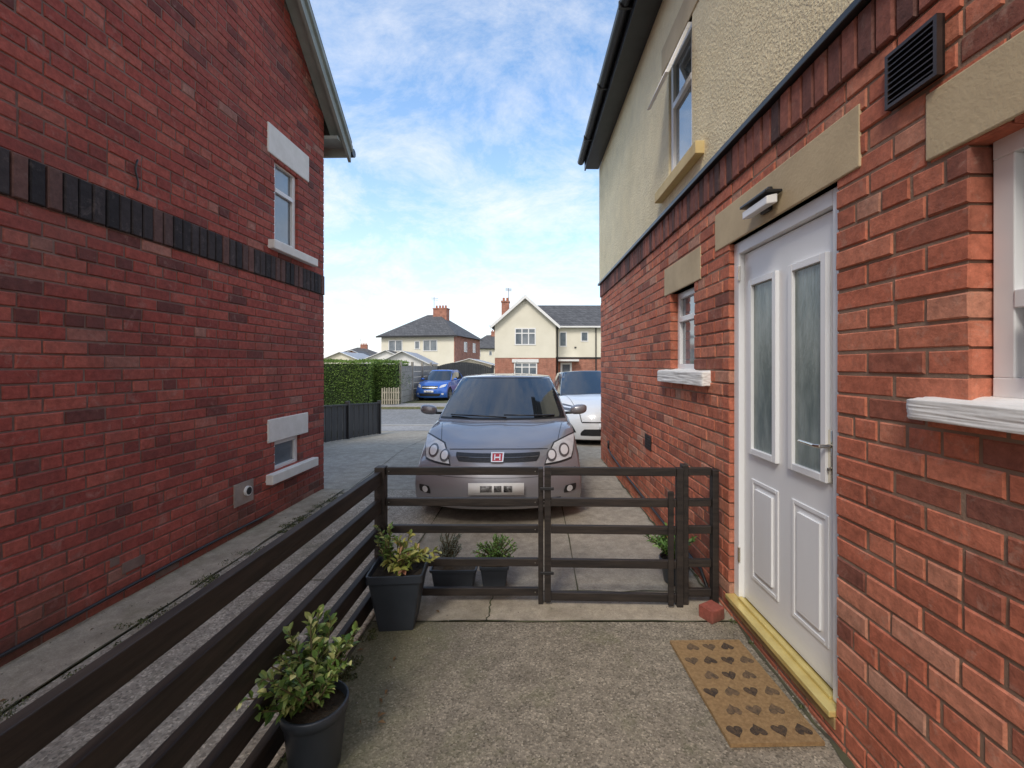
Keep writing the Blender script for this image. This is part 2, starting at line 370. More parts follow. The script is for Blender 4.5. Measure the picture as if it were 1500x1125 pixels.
mb=MB()
mb.box(1.872,1.902,D-.012,D-.002,1.03,1.26,METAL,FR)
pp=[FR(1.887,D,1.19),FR(1.887,D+.05,1.19),FR(1.91,D+.055,1.19),FR(2.01,D+.052,1.192),FR(2.03,D+.045,1.19)]
mb.tube(pp,[.009,.009,.0085,.008,.006],METAL,8)
mb.tube([FR(1.887,D,1.09),FR(1.887,D+.008,1.09)],.009,METAL,10)
for z in (.35,2.05): mb.tube([FR(2.645,D+.02,z),FR(2.645,D+.02,z+.09)],.008,METAL,8)
mb.obj('door_handle',right,bevel=.002)
mb=MB()
mb.box(1.782,2.708,-.11,.028,.102,.128,SILLY,FR); mb.box(1.845,2.645,-.05,-.02,.128,.142,SILLY,FR)
mb.box(1.782,2.708,-.004,.006,.05,.10,mat('sill_ochre',(.45,.33,.14),(.3,.2,.1),.7,vs=9),FR)
mb.obj('door_threshold',right,bevel=.004)
mb=MB()
mb.box(2.22,2.30,.007,.03,2.33,2.45,BLACK,FR)
vs=[FR(2.14,.03,2.34),FR(2.38,.03,2.34),FR(2.38,.085,2.33),FR(2.14,.085,2.33),FR(2.14,.03,2.385),FR(2.38,.03,2.385),FR(2.38,.085,2.37),FR(2.14,.085,2.37)]
mb.poly(vs,[(0,1,2,3),(7,6,5,4),(0,4,5,1),(1,5,6,2),(2,6,7,3),(3,7,4,0)],UPVC)
mb.box(2.13,2.39,.01,.095,2.388,2.402,BLACK,FR)
mb.obj('door_lamp',right,bevel=.004)
mb=MB()
VB=mat('vent_brown',(.035,.025,.022),(.05,.035,.03),.4,vs=6)
a,b,z0,z1=1.315,1.505,2.415,2.60
mb.box(a,b,.004,.012,z0,z1,BLACK,FR)
mb.box(a,a+.012,.004,.03,z0,z1,VB,FR);mb.box(b-.012,b,.004,.03,z0,z1,VB,FR);mb.box(a+.012,b-.012,.004,.03,z1-.012,z1,VB,FR);mb.box(a+.012,b-.012,.004,.03,z0,z0+.012,VB,FR)
for k in range(8):
    z=z0+.02+k*.0195
    vs=[FR(a+.012,.012,z+.014),FR(b-.012,.012,z+.014),FR(b-.012,.03,z),FR(a+.012,.03,z),FR(a+.012,.012,z+.017),FR(b-.012,.012,z+.017),FR(b-.012,.03,z+.004),FR(a+.012,.03,z+.004)]
    mb.poly(vs,[(0,1,2,3),(7,6,5,4),(0,4,5,1),(1,5,6,2),(2,6,7,3),(3,7,4,0)],VB)
mb.obj('vent_grille',right)
mb=MB()
mb.box(4.36,4.58,.0,.008,.68,.83,VB,FR)
for k in range(5):
    for l in range(7): mb.box(4.375+l*.028,4.393+l*.028,.008,.010,.695+k*.026,.711+k*.026,BLACK,FR)
mb.obj('air_brick',right)
mb=MB()
mb.tube([FR(6.5,.02,.30),FR(6.3,.02,.26),FR(5.2,.02,.18),FR(3.75,.02,.12),FR(3.1,.02,.10),FR(2.95,.02,-.0)],.012,BLACK,6)
mb.tube([FR(6.5,.02,.30),FR(6.5,.02,.42)],.014,BLACK,6)
mb.obj('cable',right,smooth=True)
mb=MB()
mb.box(-2,C+.08,.023,.24,4.83,4.85,BLACK,FR)
mb.box(-2,C+.08,.24,.262,4.80,4.97,BLACK,FR)
mb.obj('soffit',right)
mb=MB(); 
k=10
for i in range(k): 
    t0=math.pi+math.pi*i/k; t1=math.pi+math.pi*(i+1)/k
    g=lambda t,r:(.322+r*math.cos(t),4.95+r*math.sin(t))
    a0,b0=g(t0,.057),g(t1,.057)
    mb.face([FR(-2,a0[0],a0[1]),FR(C+.08,a0[0],a0[1]),FR(C+.08,b0[0],b0[1]),FR(-2,b0[0],b0[1])],BLACK)
for u in (0.5,1.7,2.9,4.1,5.3,6.5): mb.box(u,u+.025,.26,.385,4.888,4.955,BLACK,FR)
mb.obj('gutter',right)
mb=MB()
vs=[FR(-2.1,.33,4.98),FR(C+.12,.33,4.98),FR(C+.12,-4.2,8.6),FR(-2.1,-4.2,8.6),FR(-2.1,-8.6,4.98),FR(C+.12,-8.6,4.98)]
mb.poly(vs,[(0,1,2,3),(3,2,5,4),(1,5,2),(0,3,4)],SLATE)
mb.obj('roof',right)
# ------------------------------------------------------------------ GROUND
CONC=ground_mat('aggregate_concrete',(.32,.275,.21),(.255,.22,.17),.8,130,.45,(.15,.155,.07),edge=-.75)
CONC2=ground_mat('driveway_concrete',(.43,.385,.315),(.365,.325,.265),.3,170,.25,(.21,.19,.14))
CONC3=ground_mat('smooth_concrete',(.50,.43,.335),(.41,.35,.27),.25,200,.45,(.17,.165,.09))
GRAV=ground_mat('gravelly_path',(.47,.41,.33),(.38,.33,.265),.75,95,.4,(.17,.165,.09),.006)
ASPH=ground_mat('asphalt',(.29,.285,.28),(.245,.24,.235),.5,120,0)
PAVE=ground_mat('pavement',(.40,.38,.36),(.34,.325,.31),.4,120,0)
EARTH=ground_mat('earth',(.12,.13,.06),(.16,.15,.09),.4,60,.5,(.07,.10,.03))
prof=[(-300,0),(8,0),(11.5,-.25),(13.2,-.35),(13.9,-.36),(13.95,-.47),(20,-.47),(20.05,-.36),(900,-.36)]
def gz(y):
    for (a,b),(c,d) in zip(prof,prof[1:]):
        if a<=y<=c: return b+(d-b)*(y-a)/(c-a)
def sheet(name,x0,x1,y0,y1,m,off,skirt=False):
    ys=sorted({y0,y1,*[p[0] for p in prof if y0<p[0]<y1]}); mb=MB()
    for a,b in zip(ys,ys[1:]): mb.face([(x0,a,gz(a)+off),(x1,a,gz(a)+off),(x1,b,gz(b)+off),(x0,b,gz(b)+off)],m)
    return mb.obj(name)
sheet('ground',-700,700,-300,900,EARTH,-.012)
sheet('road',-200,200,13.96,19.99,ASPH,-.004)
sheet('pavement',-200,200,12.2,13.78,PAVE,0); sheet('pavement',-200,200,20.2,21.9,PAVE,0)
mb=MB(); KM=mat('kerb_concrete',(.42,.40,.37),(.34,.325,.30),.9,vs=3)
for i in range(-60,60): mb.box(i*.9,i*.9+.89,13.79,13.945,-.5,-.345,KM); mb.box(i*.9,i*.9+.89,20.055,20.2,-.5,-.345,KM)
mb.obj('kerb')
sheet('driveway',-4.6,12,2.98,12.18,CONC2,-.004)
sheet('patio',-.98,1.27,-7,2.62,CONC,0)
sheet('concrete_strip',-.98,1.27,2.632,2.965,CONC3,.002)
sheet('side_path',-2.35,-.992,-7,5.4,GRAV,0)
sheet('wall_footing_path',-2.78,-2.36,-3,5.4,CONC3,.006)
mb=MB(); JM=mat('joint_dirt',(.06,.055,.04),(.10,.10,.05),.95,vs=12)
def crack(p,q,w=.012,z=.004,n=14,amp=.01):
    p=Vector(p);q=Vector(q); d=(q-p); s=Vector((-d.y,d.x,0)).normalized(); L=[];
    for i in range(n+1):
        c=p+d*(i/n)+s*R.uniform(-amp,amp); ww=w*R.uniform(.3,1)
        L.append((c-s*ww,c+s*ww))
    for (a,b),(c,e) in zip(L,L[1:]):
        mb.face([(a.x,a.y,gz(a.y)+z),(c.x,c.y,gz(c.y)+z),(e.x,e.y,gz(e.y)+z),(b.x,b.y,gz(b.y)+z)],JM)
crack((-.98,2.626,0),(1.2,2.626,0),.008); crack((-.98,2.972,0),(1.2,2.972,0),.008); crack((-.29,2.63,0),(-.28,2.97,0),.006)
crack((-2.355,-1,0),(-2.355,5.4,0),.010,.010,40); crack((-2.75,5.42,0),(1.1,5.42,0),.008); crack((-1.0,2.98,0),(-1.0,8,0),.008,n=30)
crack((1.22,-1,0),(1.2,2.6,0),.02,.005,40); crack((1.17,2.98,0),(1.09,7.2,0),.012,.005,40); crack((-.99,-1,0),(-.985,2.6,0),.012,.005,40)
crack((.3,2.98,0),(.28,12,0),.006,n=30); crack((-2.2,8,0),(1,8,0),.006); crack((-2.35,3.1,0),(-1,3.15,0),.006); crack((-2.35,1.6,0),(-1,1.55,0),.006)
crack((-2.3,5.45,0),(-2.6,12,0),.006,n=30); crack((-4.4,9.6,0),(1,9.7,0),.006,n=30)
mb.obj('paving_joints')
mb=MB(); MOSS=attr_mat('moss',[(0,(.04,.045,.02)),(.5,(.09,.11,.04)),(1,(.16,.17,.08))],.9)
def tuft(x,y,r,n):
    for i in range(n):
        a=R.uniform(0,6.28); d=r*math.sqrt(R.random()); px=x+d*math.cos(a); py=y+d*math.sin(a)*.8; h=R.uniform(.004,.018); s=R.uniform(.003,.007); t=R.uniform(0,3.14)
        mb.face([(px-s*math.cos(t),py-s*math.sin(t),0.004),(px+s*math.cos(t),py+s*math.sin(t),0.004),(px+R.uniform(-.008,.008),py+R.uniform(-.008,.008),h)],MOSS,R.random())
for i in range(34): tuft(-2.36+R.gauss(0,.03),R.uniform(1,5.3),R.uniform(.02,.08),70)
for y in (3.6,4.2,4.4,3.1,4.7,5.0): tuft(-2.3+R.uniform(-.05,.15),y,.14,450)
for i in range(30): tuft(-.97+R.uniform(0,.06),R.uniform(.8,2.6),R.uniform(.02,.05),60)
for i in range(24): tuft(1.2+R.uniform(-.03,.0),R.uniform(.8,5),R.uniform(.01,.03),40)
mb.obj('moss')
mb=MB(); GR=attr_mat('grit',[(0,(.10,.08,.06)),(.5,(.25,.22,.18)),(1,(.45,.42,.36))],.9); DEAD=attr_mat('dead_leaf',[(0,(.12,.07,.03)),(1,(.30,.18,.08))],.7)
for i in range(900):
    if R.random()<.5: x,y=R.uniform(-.97,1.2),R.uniform(1.1,2.9)
    else: x,y=R.uniform(-2.7,-1.0),R.uniform(1.4,5.2)
    s=R.uniform(.0015,.004); z=.007
    mb.poly([(x-s,y-s*.6,z),(x+s,y-s,z),(x+s*.7,y+s,z),(x-s,y+s*.8,z),(x,y,z+s*1.3)],[(0,1,4),(1,2,4),(2,3,4),(3,0,4)],GR,R.random())
for i in range(40):
    if R.random()<.6: x,y=R.uniform(-.95,-.6),R.uniform(1.5,2.9)
    else: x,y=R.uniform(-2.7,-1.1),R.uniform(1.6,5.2)
    a=R.uniform(0,6.28); s=R.uniform(.01,.022); c_,s_=math.cos(a)*s,math.sin(a)*s
    mb.poly([(x-c_,y-s_,.008),(x+s_*.4,y-c_*.4,.014),(x+c_,y+s_,.009),(x-s_*.4,y+c_*.4,.016)],[(0,1,2),(0,2,3)],DEAD,R.random())
mb.obj('grit_and_dead_leaves')
# ------------------------------------------------------------------ FENCES
fence=empty('wooden_fence')
mb=MB(); X=-1.0; Yf=2.82
for z in (.815,.64,.465,.285,.11): mb.box(X-.018,X+.018,-1.5,Yf-.03,z-.045+R.uniform(-.004,.004),z+.045,FENCE2)
mb.obj('side_rails',fence,bevel=.004)
mb=MB()
for y in (-1.2,.62): mb.box(X-.085,X-.020,y,y+.07,0,.84,FENCE)
mb.box(X-.03,X+.035,Yf-.028,Yf+.04,0,.885,FENCE)
mb.box(.02,.052,Yf-.012,Yf+.052,0,.875,FENCE)
mb.box(1.135,1.175,Yf-.03,Yf+.03,0,.87,FENCE)
mb.box(.945,.985,Yf-.02,Yf+.04,0,.90,FENCE)
mb.obj('posts',fence,bevel=.005)
mb=MB()
F3=mat('fence_stain_x',(.014,.011,.010),(.040,.030,.024),.6,vs=12,bs=30,bstr=.6,bd=.003,stretch=(.3,3,3))
for z in (.855,.655,.480,.265,.075):
    mb.box(X+.036,.019,Yf+.0,Yf+.028,z-.025,z+.025,F3)
    mb.box(.986,1.134,Yf-.012,Yf+.016,z-.025,z+.025,F3)
mb.obj('rails',fence,bevel=.004)
mb=MB(); SCR=mat('screw_head',(.35,.33,.30),None,.4,1)
for z in (.855,.655,.480,.265,.075):
    for x in (X+.055,.0): mb.tube([(x,Yf+.001,z),(x,Yf-.002,z)],.004,SCR,8)
mb.obj('screws',fence)
gate=empty('wooden_gate',(.06,Yf,0),-.03)
mb=MB()
for z in (.858,.66,.485,.268,.055): mb.box(.042,.84,-.016,.012,z-.026,z+.026,F3)
mb.box(0,.041,-.022,.022,.02,.885,FENCE); mb.box(.841,.882,-.022,.022,.0,.885,FENCE)
mb.bar((.80,-.03,.02),(.80,-.03,.74),.035,.02,FENCE,up=(0,1,0))
mb.box(-.03,.06,-.03,-.023,.74,.76,BLACK); mb.box(-.03,.06,-.03,-.023,.2,.22,BLACK)
mb.obj('frame_and_rails',gate,bevel=.004)
e=empty('loose_brick',(1.075,2.66,0),.5)
mb=MB()
brick_piece(mb,Fr((0,0,0),(1,0,0),(0,-1,0)),-.055,.055,.0,.075,.05,.1,BR_L,.6,.006); mb.box(-.052,.052,-.048,.044,.004,.072,BR_L)
mb.obj('brick_body',e)
mt=empty('doormat',(0,0,0))
mb=MB(); COIR=mat('coir',(.50,.32,.15),(.36,.22,.10),.95,vs=60,bs=260,bstr=1,bd=.01)
HEART=mat('heart_print',(.05,.036,.028),(.13,.085,.05),.95,vs=60,bs=260,bstr=1,bd=.006)
HEART2=mat('heart_print_faded',(.10,.07,.045),(.24,.155,.085),.95,vs=60,bs=260,bstr=1,bd=.006)
FM=Fr((.784,1.755,0),(1,.02,0),(-.06,1,0))
mb.box(0,.385,0,.66,.004,.020,COIR,FM)
def heart(cx,cy,s,fl,m):
    pts=[]
    for i in range(24):
        t=i/24*2*math.pi; x=16*math.sin(t)**3; y=13*math.cos(t)-5*math.cos(2*t)-2*math.cos(3*t)-math.cos(4*t)
        pts.append(FM(cx+x*s/16+R.uniform(-.002,.002),cy+fl*y*s/16+R.uniform(-.002,.002),.0212))
    c=FM(cx,cy,.0212)
    for i in range(24): mb.face([c,pts[i],pts[(i+1)%24]],m)
for r in range(6):
    for k in range(4 if r%2==0 else 3):
        cx=.052+k*.094+(0 if r%2==0 else .047); heart(cx,.06+r*.108,.034,-1 if (k+r)%2 else 1,HEART if R.random()<.55 else HEART2)
for i in range(6000):
    if i<1800:
        if R.choice((0,1)): u=R.choice((0,.385)); n=R.uniform(0,.66)
        else: u=R.uniform(0,.385); n=R.choice((0,.66))
        zz=R.uniform(.004,.02)
    else: u=R.uniform(0,.385); n=R.uniform(0,.66); zz=.0205
    p=FM(u,n,zz); q=p+Vector((R.uniform(-.008,.008),R.uniform(-.008,.008),R.uniform(-.002,.006)))
    mb.face([p,p+Vector((.0012,.0012,0)),q],COIR)
mb.obj('mat_surface',mt)
# ------------------------------------------------------------------ PLANTS
POT=mat('pot_plastic',(.032,.040,.052),(.046,.055,.07),.42,vs=4)
SOIL=mat('soil',(.03,.022,.015),(.06,.045,.03),.95,vs=30,bs=80,bstr=1,bd=.01)
STEM=mat('stem',(.10,.10,.04),(.14,.09,.05),.7,vs=20)
def leafmat(n,st): 
    m=attr_mat(n,st,.42,.45); return m
LV_V=leafmat('variegated_leaf',[(0,(.05,.11,.025)),(.45,(.14,.23,.05)),(.75,(.32,.38,.11)),(1,(.58,.56,.24))])
LV_Y=leafmat('photinia_leaf',[(0,(.10,.16,.03)),(.5,(.28,.31,.07)),(.8,(.46,.42,.11)),(1,(.36,.17,.10))])
LV_G=leafmat('herb_leaf',[(0,(.05,.13,.025)),(.5,(.14,.29,.06)),(1,(.29,.43,.12))])
LV_L=leafmat('lavender_leaf',[(0,(.12,.15,.12)),(.5,(.24,.28,.22)),(1,(.36,.38,.31))])
def leaf(mb,p,d,l,w,m,a):
    d=d.normalized(); up=Vector((R.uniform(-.5,.5),R.uniform(-.5,.5),1)); s=d.cross(up)
    if s.length<.01: s=Vector((1,0,0))
    s.normalize(); n=s.cross(d); droop=-.15*l
    b=p; m1=p+d*l*.35; m2=p+d*l*.7+Vector((0,0,droop*.4)); t=p+d*l+Vector((0,0,droop)); f=n*w*.25
    vs=[b,m1,m2,t,m1+s*w*.5+f,m2+s*w*.42+f,m1-s*w*.5+f,m2-s*w*.42+f]
    mb.poly(vs[:4]+vs[4:6],[(0,4,1),(1,4,5,2),(2,5,3)],m,a)
    mb.poly(vs[:4]+vs[6:8],[(0,1,4),(1,2,5,4),(2,3,5)],m,min(1,max(0,a+R.uniform(-.2,.2))))
def plant(parent,base,h,spread,nst,nl,ll,lw,m,lean=(0,0),droopy=0,name='foliage'):
    mb=MB(); base=Vector(base)
    for i in range(nst):
        a=R.uniform(0,6.28); sp=spread*math.sqrt(R.random()); hh=h*R.uniform(.55,1)*(1-.3*sp/spread)
        end=base+Vector((math.cos(a)*sp+lean[0],math.sin(a)*sp+lean[1],hh)); mid=base+(end-base)*.5+Vector((R.gauss(0,.02)-math.cos(a)*sp*.15,R.gauss(0,.02),hh*.12))
        P=[]
        for k in range(7):
            t=k/6; P.append(base*(1-t)**2+mid*2*t*(1-t)+end*t*t+Vector((0,0,-droopy*t*t*sp)))
        mb.tube(P,[.005*(1-.6*k/6) for k in range(7)],STEM,5)
        for q in range(nl):
            t=.2+.8*(q+R.random())/nl; t=min(t,1); f=t*6; k=min(int(f),5); p=P[k].lerp(P[k+1],f-k); ax=(P[k+1]-P[k]).normalized()
            o=Vector((R.gauss(0,1),R.gauss(0,1),R.gauss(0,.5))).normalized(); d=(o+ax*(.5+t*.6)); tone=min(1,max(0,.28+.35*t+R.gauss(0,.24)))
            leaf(mb,p,d,ll*R.uniform(.5,1.15),lw*R.uniform(.7,1.1),m,tone)
    return mb.obj(name,parent,smooth=True)
def round_pot(parent,r0,r1,h,name='pot'):
    mb=MB(); k=36; pr=[(r0*.97,0),(r0,.01),(r1*.93,h*.82),(r1*.94,h*.83),(r1,h*.84),(r1*1.02,h*.98),(r1,h),(r1*.93,h),(r1*.9,h*.85)]
    vs=[(r*math.cos(t*2*math.pi/k),r*math.sin(t*2*math.pi/k),z) for r,z in pr for t in range(k)]
    fs=[(i*k+t,i*k+(t+1)%k,(i+1)*k+(t+1)%k,(i+1)*k+t) for i in range(len(pr)-1) for t in range(k)]+[tuple(range(k))[::-1]]
    mb.poly(vs,fs,POT); mb.poly([(r1*.91*math.cos(t*2*math.pi/k),r1*.91*math.sin(t*2*math.pi/k),h*.88) for t in range(k)],[tuple(range(k))],SOIL)
    o=mb.obj(name,parent,smooth=True); return o
def square_pot(parent,a0,b0,a1,b1,h):
    mb=MB()
    def ring(a,b,z,c=.15):
        r=c*min(a,b); P=[]
        for cx,cy,t0 in ((a-r,b-r,0),(-a+r,b-r,1),(-a+r,-b+r,2),(a-r,-b+r,3)):
            for i in range(5): t=(t0+i/4)*math.pi/2; P.append((cx+r*math.cos(t),cy+r*math.sin(t),z))
        return P
    rs=[ring(a0,b0,0),ring(a1*.93,b1*.93,h*.86),ring(a1,b1,h*.865),ring(a1*1.01,b1*1.01,h),ring(a1*.93,b1*.93,h),ring(a1*.9,b1*.9,h*.88)]
    k=20; vs=[p for r in rs for p in r]; fs=[(i*k+t,i*k+(t+1)%k,(i+1)*k+(t+1)%k,(i+1)*k+t) for i in range(5) for t in range(k)]+[tuple(range(k))[::-1]]
    mb.poly(vs,fs,POT); mb.poly(ring(a1*.91,b1*.91,h*.9),[tuple(range(k))],SOIL); mb.obj('pot',parent,bevel=.003)
e=empty('potted_plant',(-.845,1.68,0)); round_pot(e,.09,.118,.25); plant(e,(0,0,.21),.38,.19,28,26,.048,.023,LV_V,(-.03,.02)); plant(e,(-.03,0,.21),.22,.14,16,20,.048,.023,LV_V,(-.15,0),.3)
e=empty('potted_plant.001',(-.815,2.62,0),.08); square_pot(e,.10,.09,.16,.14,.34); plant(e,(0,0,.30),.27,.15,14,11,.07,.028,LV_Y,(.08,0),.5)
mbx=plant(e,(-.05,.02,.30),.36,.08,14,12,.045,.022,LV_V,(-.04,0))
e=empty('potted_plant.002',(-.56,3.06,0)); square_pot(e,.13,.08,.16,.10,.15); plant(e,(-.05,0,.13),.29,.10,44,30,.03,.005,LV_L)
e=empty('potted_plant.003',(-.28,3.06,0)); square_pot(e,.075,.075,.10,.10,.17); plant(e,(0,0,.15),.21,.16,60,20,.024,.013,LV_G)
e=empty('potted_plant.004',(1.0,3.12,0)); round_pot(e,.08,.11,.17); plant(e,(0,0,.15),.25,.18,38,18,.04,.02,LV_G,(-.05,0))
# ------------------------------------------------------------------ CARS
TYRE=mat('tyre',(.02,.02,.02),(.03,.03,.03),.85,vs=10)
RIM=mat('alloy',(.55,.56,.58),None,.3,.9)
CGLASS=mat('car_glass',(.018,.022,.026),None,.03,0,coat=1,spec=.8)
DARKM=mat('intake_mesh',(.012,.012,.014),(.03,.03,.03),.5,vs=60)
LAMP=mat('lamp_lens',(.76,.77,.79),(.58,.59,.61),.10,.05,vs=14,coat=1)
LAMPD=mat('lamp_dark',(.12,.12,.13),None,.12,.1,coat=1)
CHR=mat('lamp_reflector',(.90,.91,.93),None,.25,.2,coat=1)
PLATE=mat('plate_white',(.92,.92,.91),None,.4)
PBLK=mat('plate_blur',(.03,.03,.03),(.5,.5,.5),.5,vs=22)
RED=mat('badge_red',(.50,.04,.05),None,.3)
def interp(T,t):
    for (a,*A),(b,*B) in zip(T,T[1:]):
        if a<=t<=b:
            k=(t-a)/(b-a); return [p+(q-p)*k for p,q in zip(A,B)]
    return list(T[-1][1:]) if t>T[-1][0] else list(T[0][1:])
def grid_solid(name,xs,ts,cs_,fn,parent,m,cutters=(),lv=2):
    bm=bmesh.new(); V={}
    nx=len(xs)-1; ny=len(ts)-1; nz=len(cs_)-1
    def v(i,j,k):
        if (i,j,k) not in V: V[(i,j,k)]=bm.verts.new(fn(xs[i],ts[j],cs_[k]))
        return V[(i,j,k)]
    for i in range(nx):
        for j in range(ny):
            for k in (0,nz): bm.faces.new([v(i,j,k),v(i+1,j,k),v(i+1,j+1,k),v(i,j+1,k)])
    for i in range(nx):
        for k in range(nz):
            for j in (0,ny): bm.faces.new([v(i,j,k),v(i+1,j,k),v(i+1,j,k+1),v(i,j,k+1)])
    for j in range(ny):
        for k in range(nz):
            for i in (0,nx): bm.faces.new([v(i,j,k),v(i,j+1,k),v(i,j+1,k+1),v(i,j,k+1)])
    bmesh.ops.recalc_face_normals(bm,faces=bm.faces)
    me=bpy.data.meshes.new(name); bm.to_mesh(me); bm.free()
    o=bpy.data.objects.new(name,me); sc.collection.objects.link(o)
    s=o.modifiers.new('s','SUBSURF'); s.levels=lv; s.render_levels=lv
    cs=[]
    for (x0,x1,y,z,r) in cutters:
        b2=bmesh.new(); bmesh.ops.create_cone(b2,cap_ends=True,segments=40,radius1=r,radius2=r,depth=x1-x0,matrix=Matrix.Translation(((x0+x1)/2,y,z))@Matrix.Rotation(math.pi/2,4,'Y'))
        mm=bpy.data.meshes.new('c'); b2.to_mesh(mm); b2.free(); co=bpy.data.objects.new('c',mm); sc.collection.objects.link(co); cs.append(co)
        md=o.modifiers.new('bo','BOOLEAN'); md.object=co; md.operation='DIFFERENCE'; md.solver='EXACT'
    dg=bpy.context.evaluated_depsgraph_get(); dg.update()
    nm=bpy.data.meshes.new_from_object(o.evaluated_get(dg)); o.modifiers.clear(); o.data=nm
    for c in cs: bpy.data.objects.remove(c)
    nm.materials.clear(); nm.materials.append(m)
    for p in nm.polygons: p.use_smooth=True
    try: nm.set_sharp_from_angle(angle=math.radians(45))
    except Exception: pass
    o.parent=parent
    return o,BVHTree.FromPolygons([v.co.copy() for v in nm.vertices],[tuple(p.vertices) for p in nm.polygons])
def patch(mb,bvhs,q,m,axis='y',off=.004,rnd=0,nu=14,nv=8,sgn=1,mirror=False,curve=0):
    for s in ((1,-1) if mirror else (1,)):
        pts={}
        for i in range(nu+1):
            for j in range(nv+1):
                u=-1+2*i/nu; v=-1+2*j/nv
                uu=u*math.sqrt(1-rnd*v*v/2); vv=v*math.sqrt(1-rnd*u*u/2); a=(uu+1)/2; b=(vv+1)/2
                p0=Vector(q[0]).lerp(Vector(q[1]),a); p1=Vector(q[3]).lerp(Vector(q[2]),a); p=p0.lerp(p1,b); p.y+=curve*(1-uu*uu)
                best=None
                if axis=='y': o=Vector((p.x*s,-3 if sgn>0 else 9,p.y)); d=Vector((0,sgn,0))
                elif axis=='x': o=Vector((-3*s,p.x,p.y)); d=Vector((s,0,0))
                else: o=Vector((p.x*s,p.y,4)); d=Vector((0,0,-1))
                for bv in bvhs:
                    h=bv.ray_cast(o,d)
                    if h[0] and (best is None or h[3]<best[3]): best=h
                if best:
                    nrm=best[1]; 
                    if nrm.dot(d)>0: nrm=-nrm
                    pts[i,j]=best[0]+nrm*off
        for i in range(nu):
            for j in range(nv):
                k=[(i,j),(i+1,j),(i+1,j+1),(i,j+1)]
                if all(x in pts for x in k):
                    P=[pts[x] for x in k]
                    if max((P[a]-P[(a+1)%4]).length for a in range(4))<.6: mb.face(P,m)
def wheel(mb,x,y,r,w,side):
    k=32; pr=[(.6*r,0),(.66*r,-.012),(.93*r,-.01),(r,.03),(r,w-.03),(.9*r,w)]
    vs=[(x+side*o,y+rr*math.cos(t*2*math.pi/k),r+rr*math.sin(t*2*math.pi/k)) for rr,o in pr for t in range(k)]
    fs=[(i*k+t,i*k+(t+1)%k,(i+1)*k+(t+1)%k,(i+1)*k+t) for i in range(len(pr)-1) for t in range(k)]
    mb.poly(vs,fs,TYRE)
    mb.poly([(x+side*.05,y+.62*r*math.cos(t*2*math.pi/k),r+.62*r*math.sin(t*2*math.pi/k)) for t in range(k)],[tuple(range(k))],LAMPD)
    for s in range(5):
        a=s*2*math.pi/5+.3; c=Vector((x+side*.012,y,r)); e=Vector((x+side*.004,y+.63*r*math.cos(a),r+.63*r*math.sin(a)))
        mb.bar(c,e,.03,.06,RIM,up=(1,0,0))
    for t in range(k):
        a=t*2*math.pi/k;b=(t+1)*2*math.pi/k
        f=lambda rr,an,o:(x+side*o,y+rr*math.cos(an),r+rr*math.sin(an))
        mb.face([f(.60*r,a,.0),f(.60*r,b,.0),f(.66*r,b,-.012),f(.66*r,a,-.012)],RIM); mb.face([f(.60*r,a,.0),f(.60*r,b,.0),f(.6*r,b,.05),f(.6*r,a,.05)],RIM)
XS=[-1,-.96,-.84,-.6,-.4,-.2,0,.2,.4,.6,.84,.96,1]
CS=[0,.05,.18,.35,.5,.65,.82,.95,1]
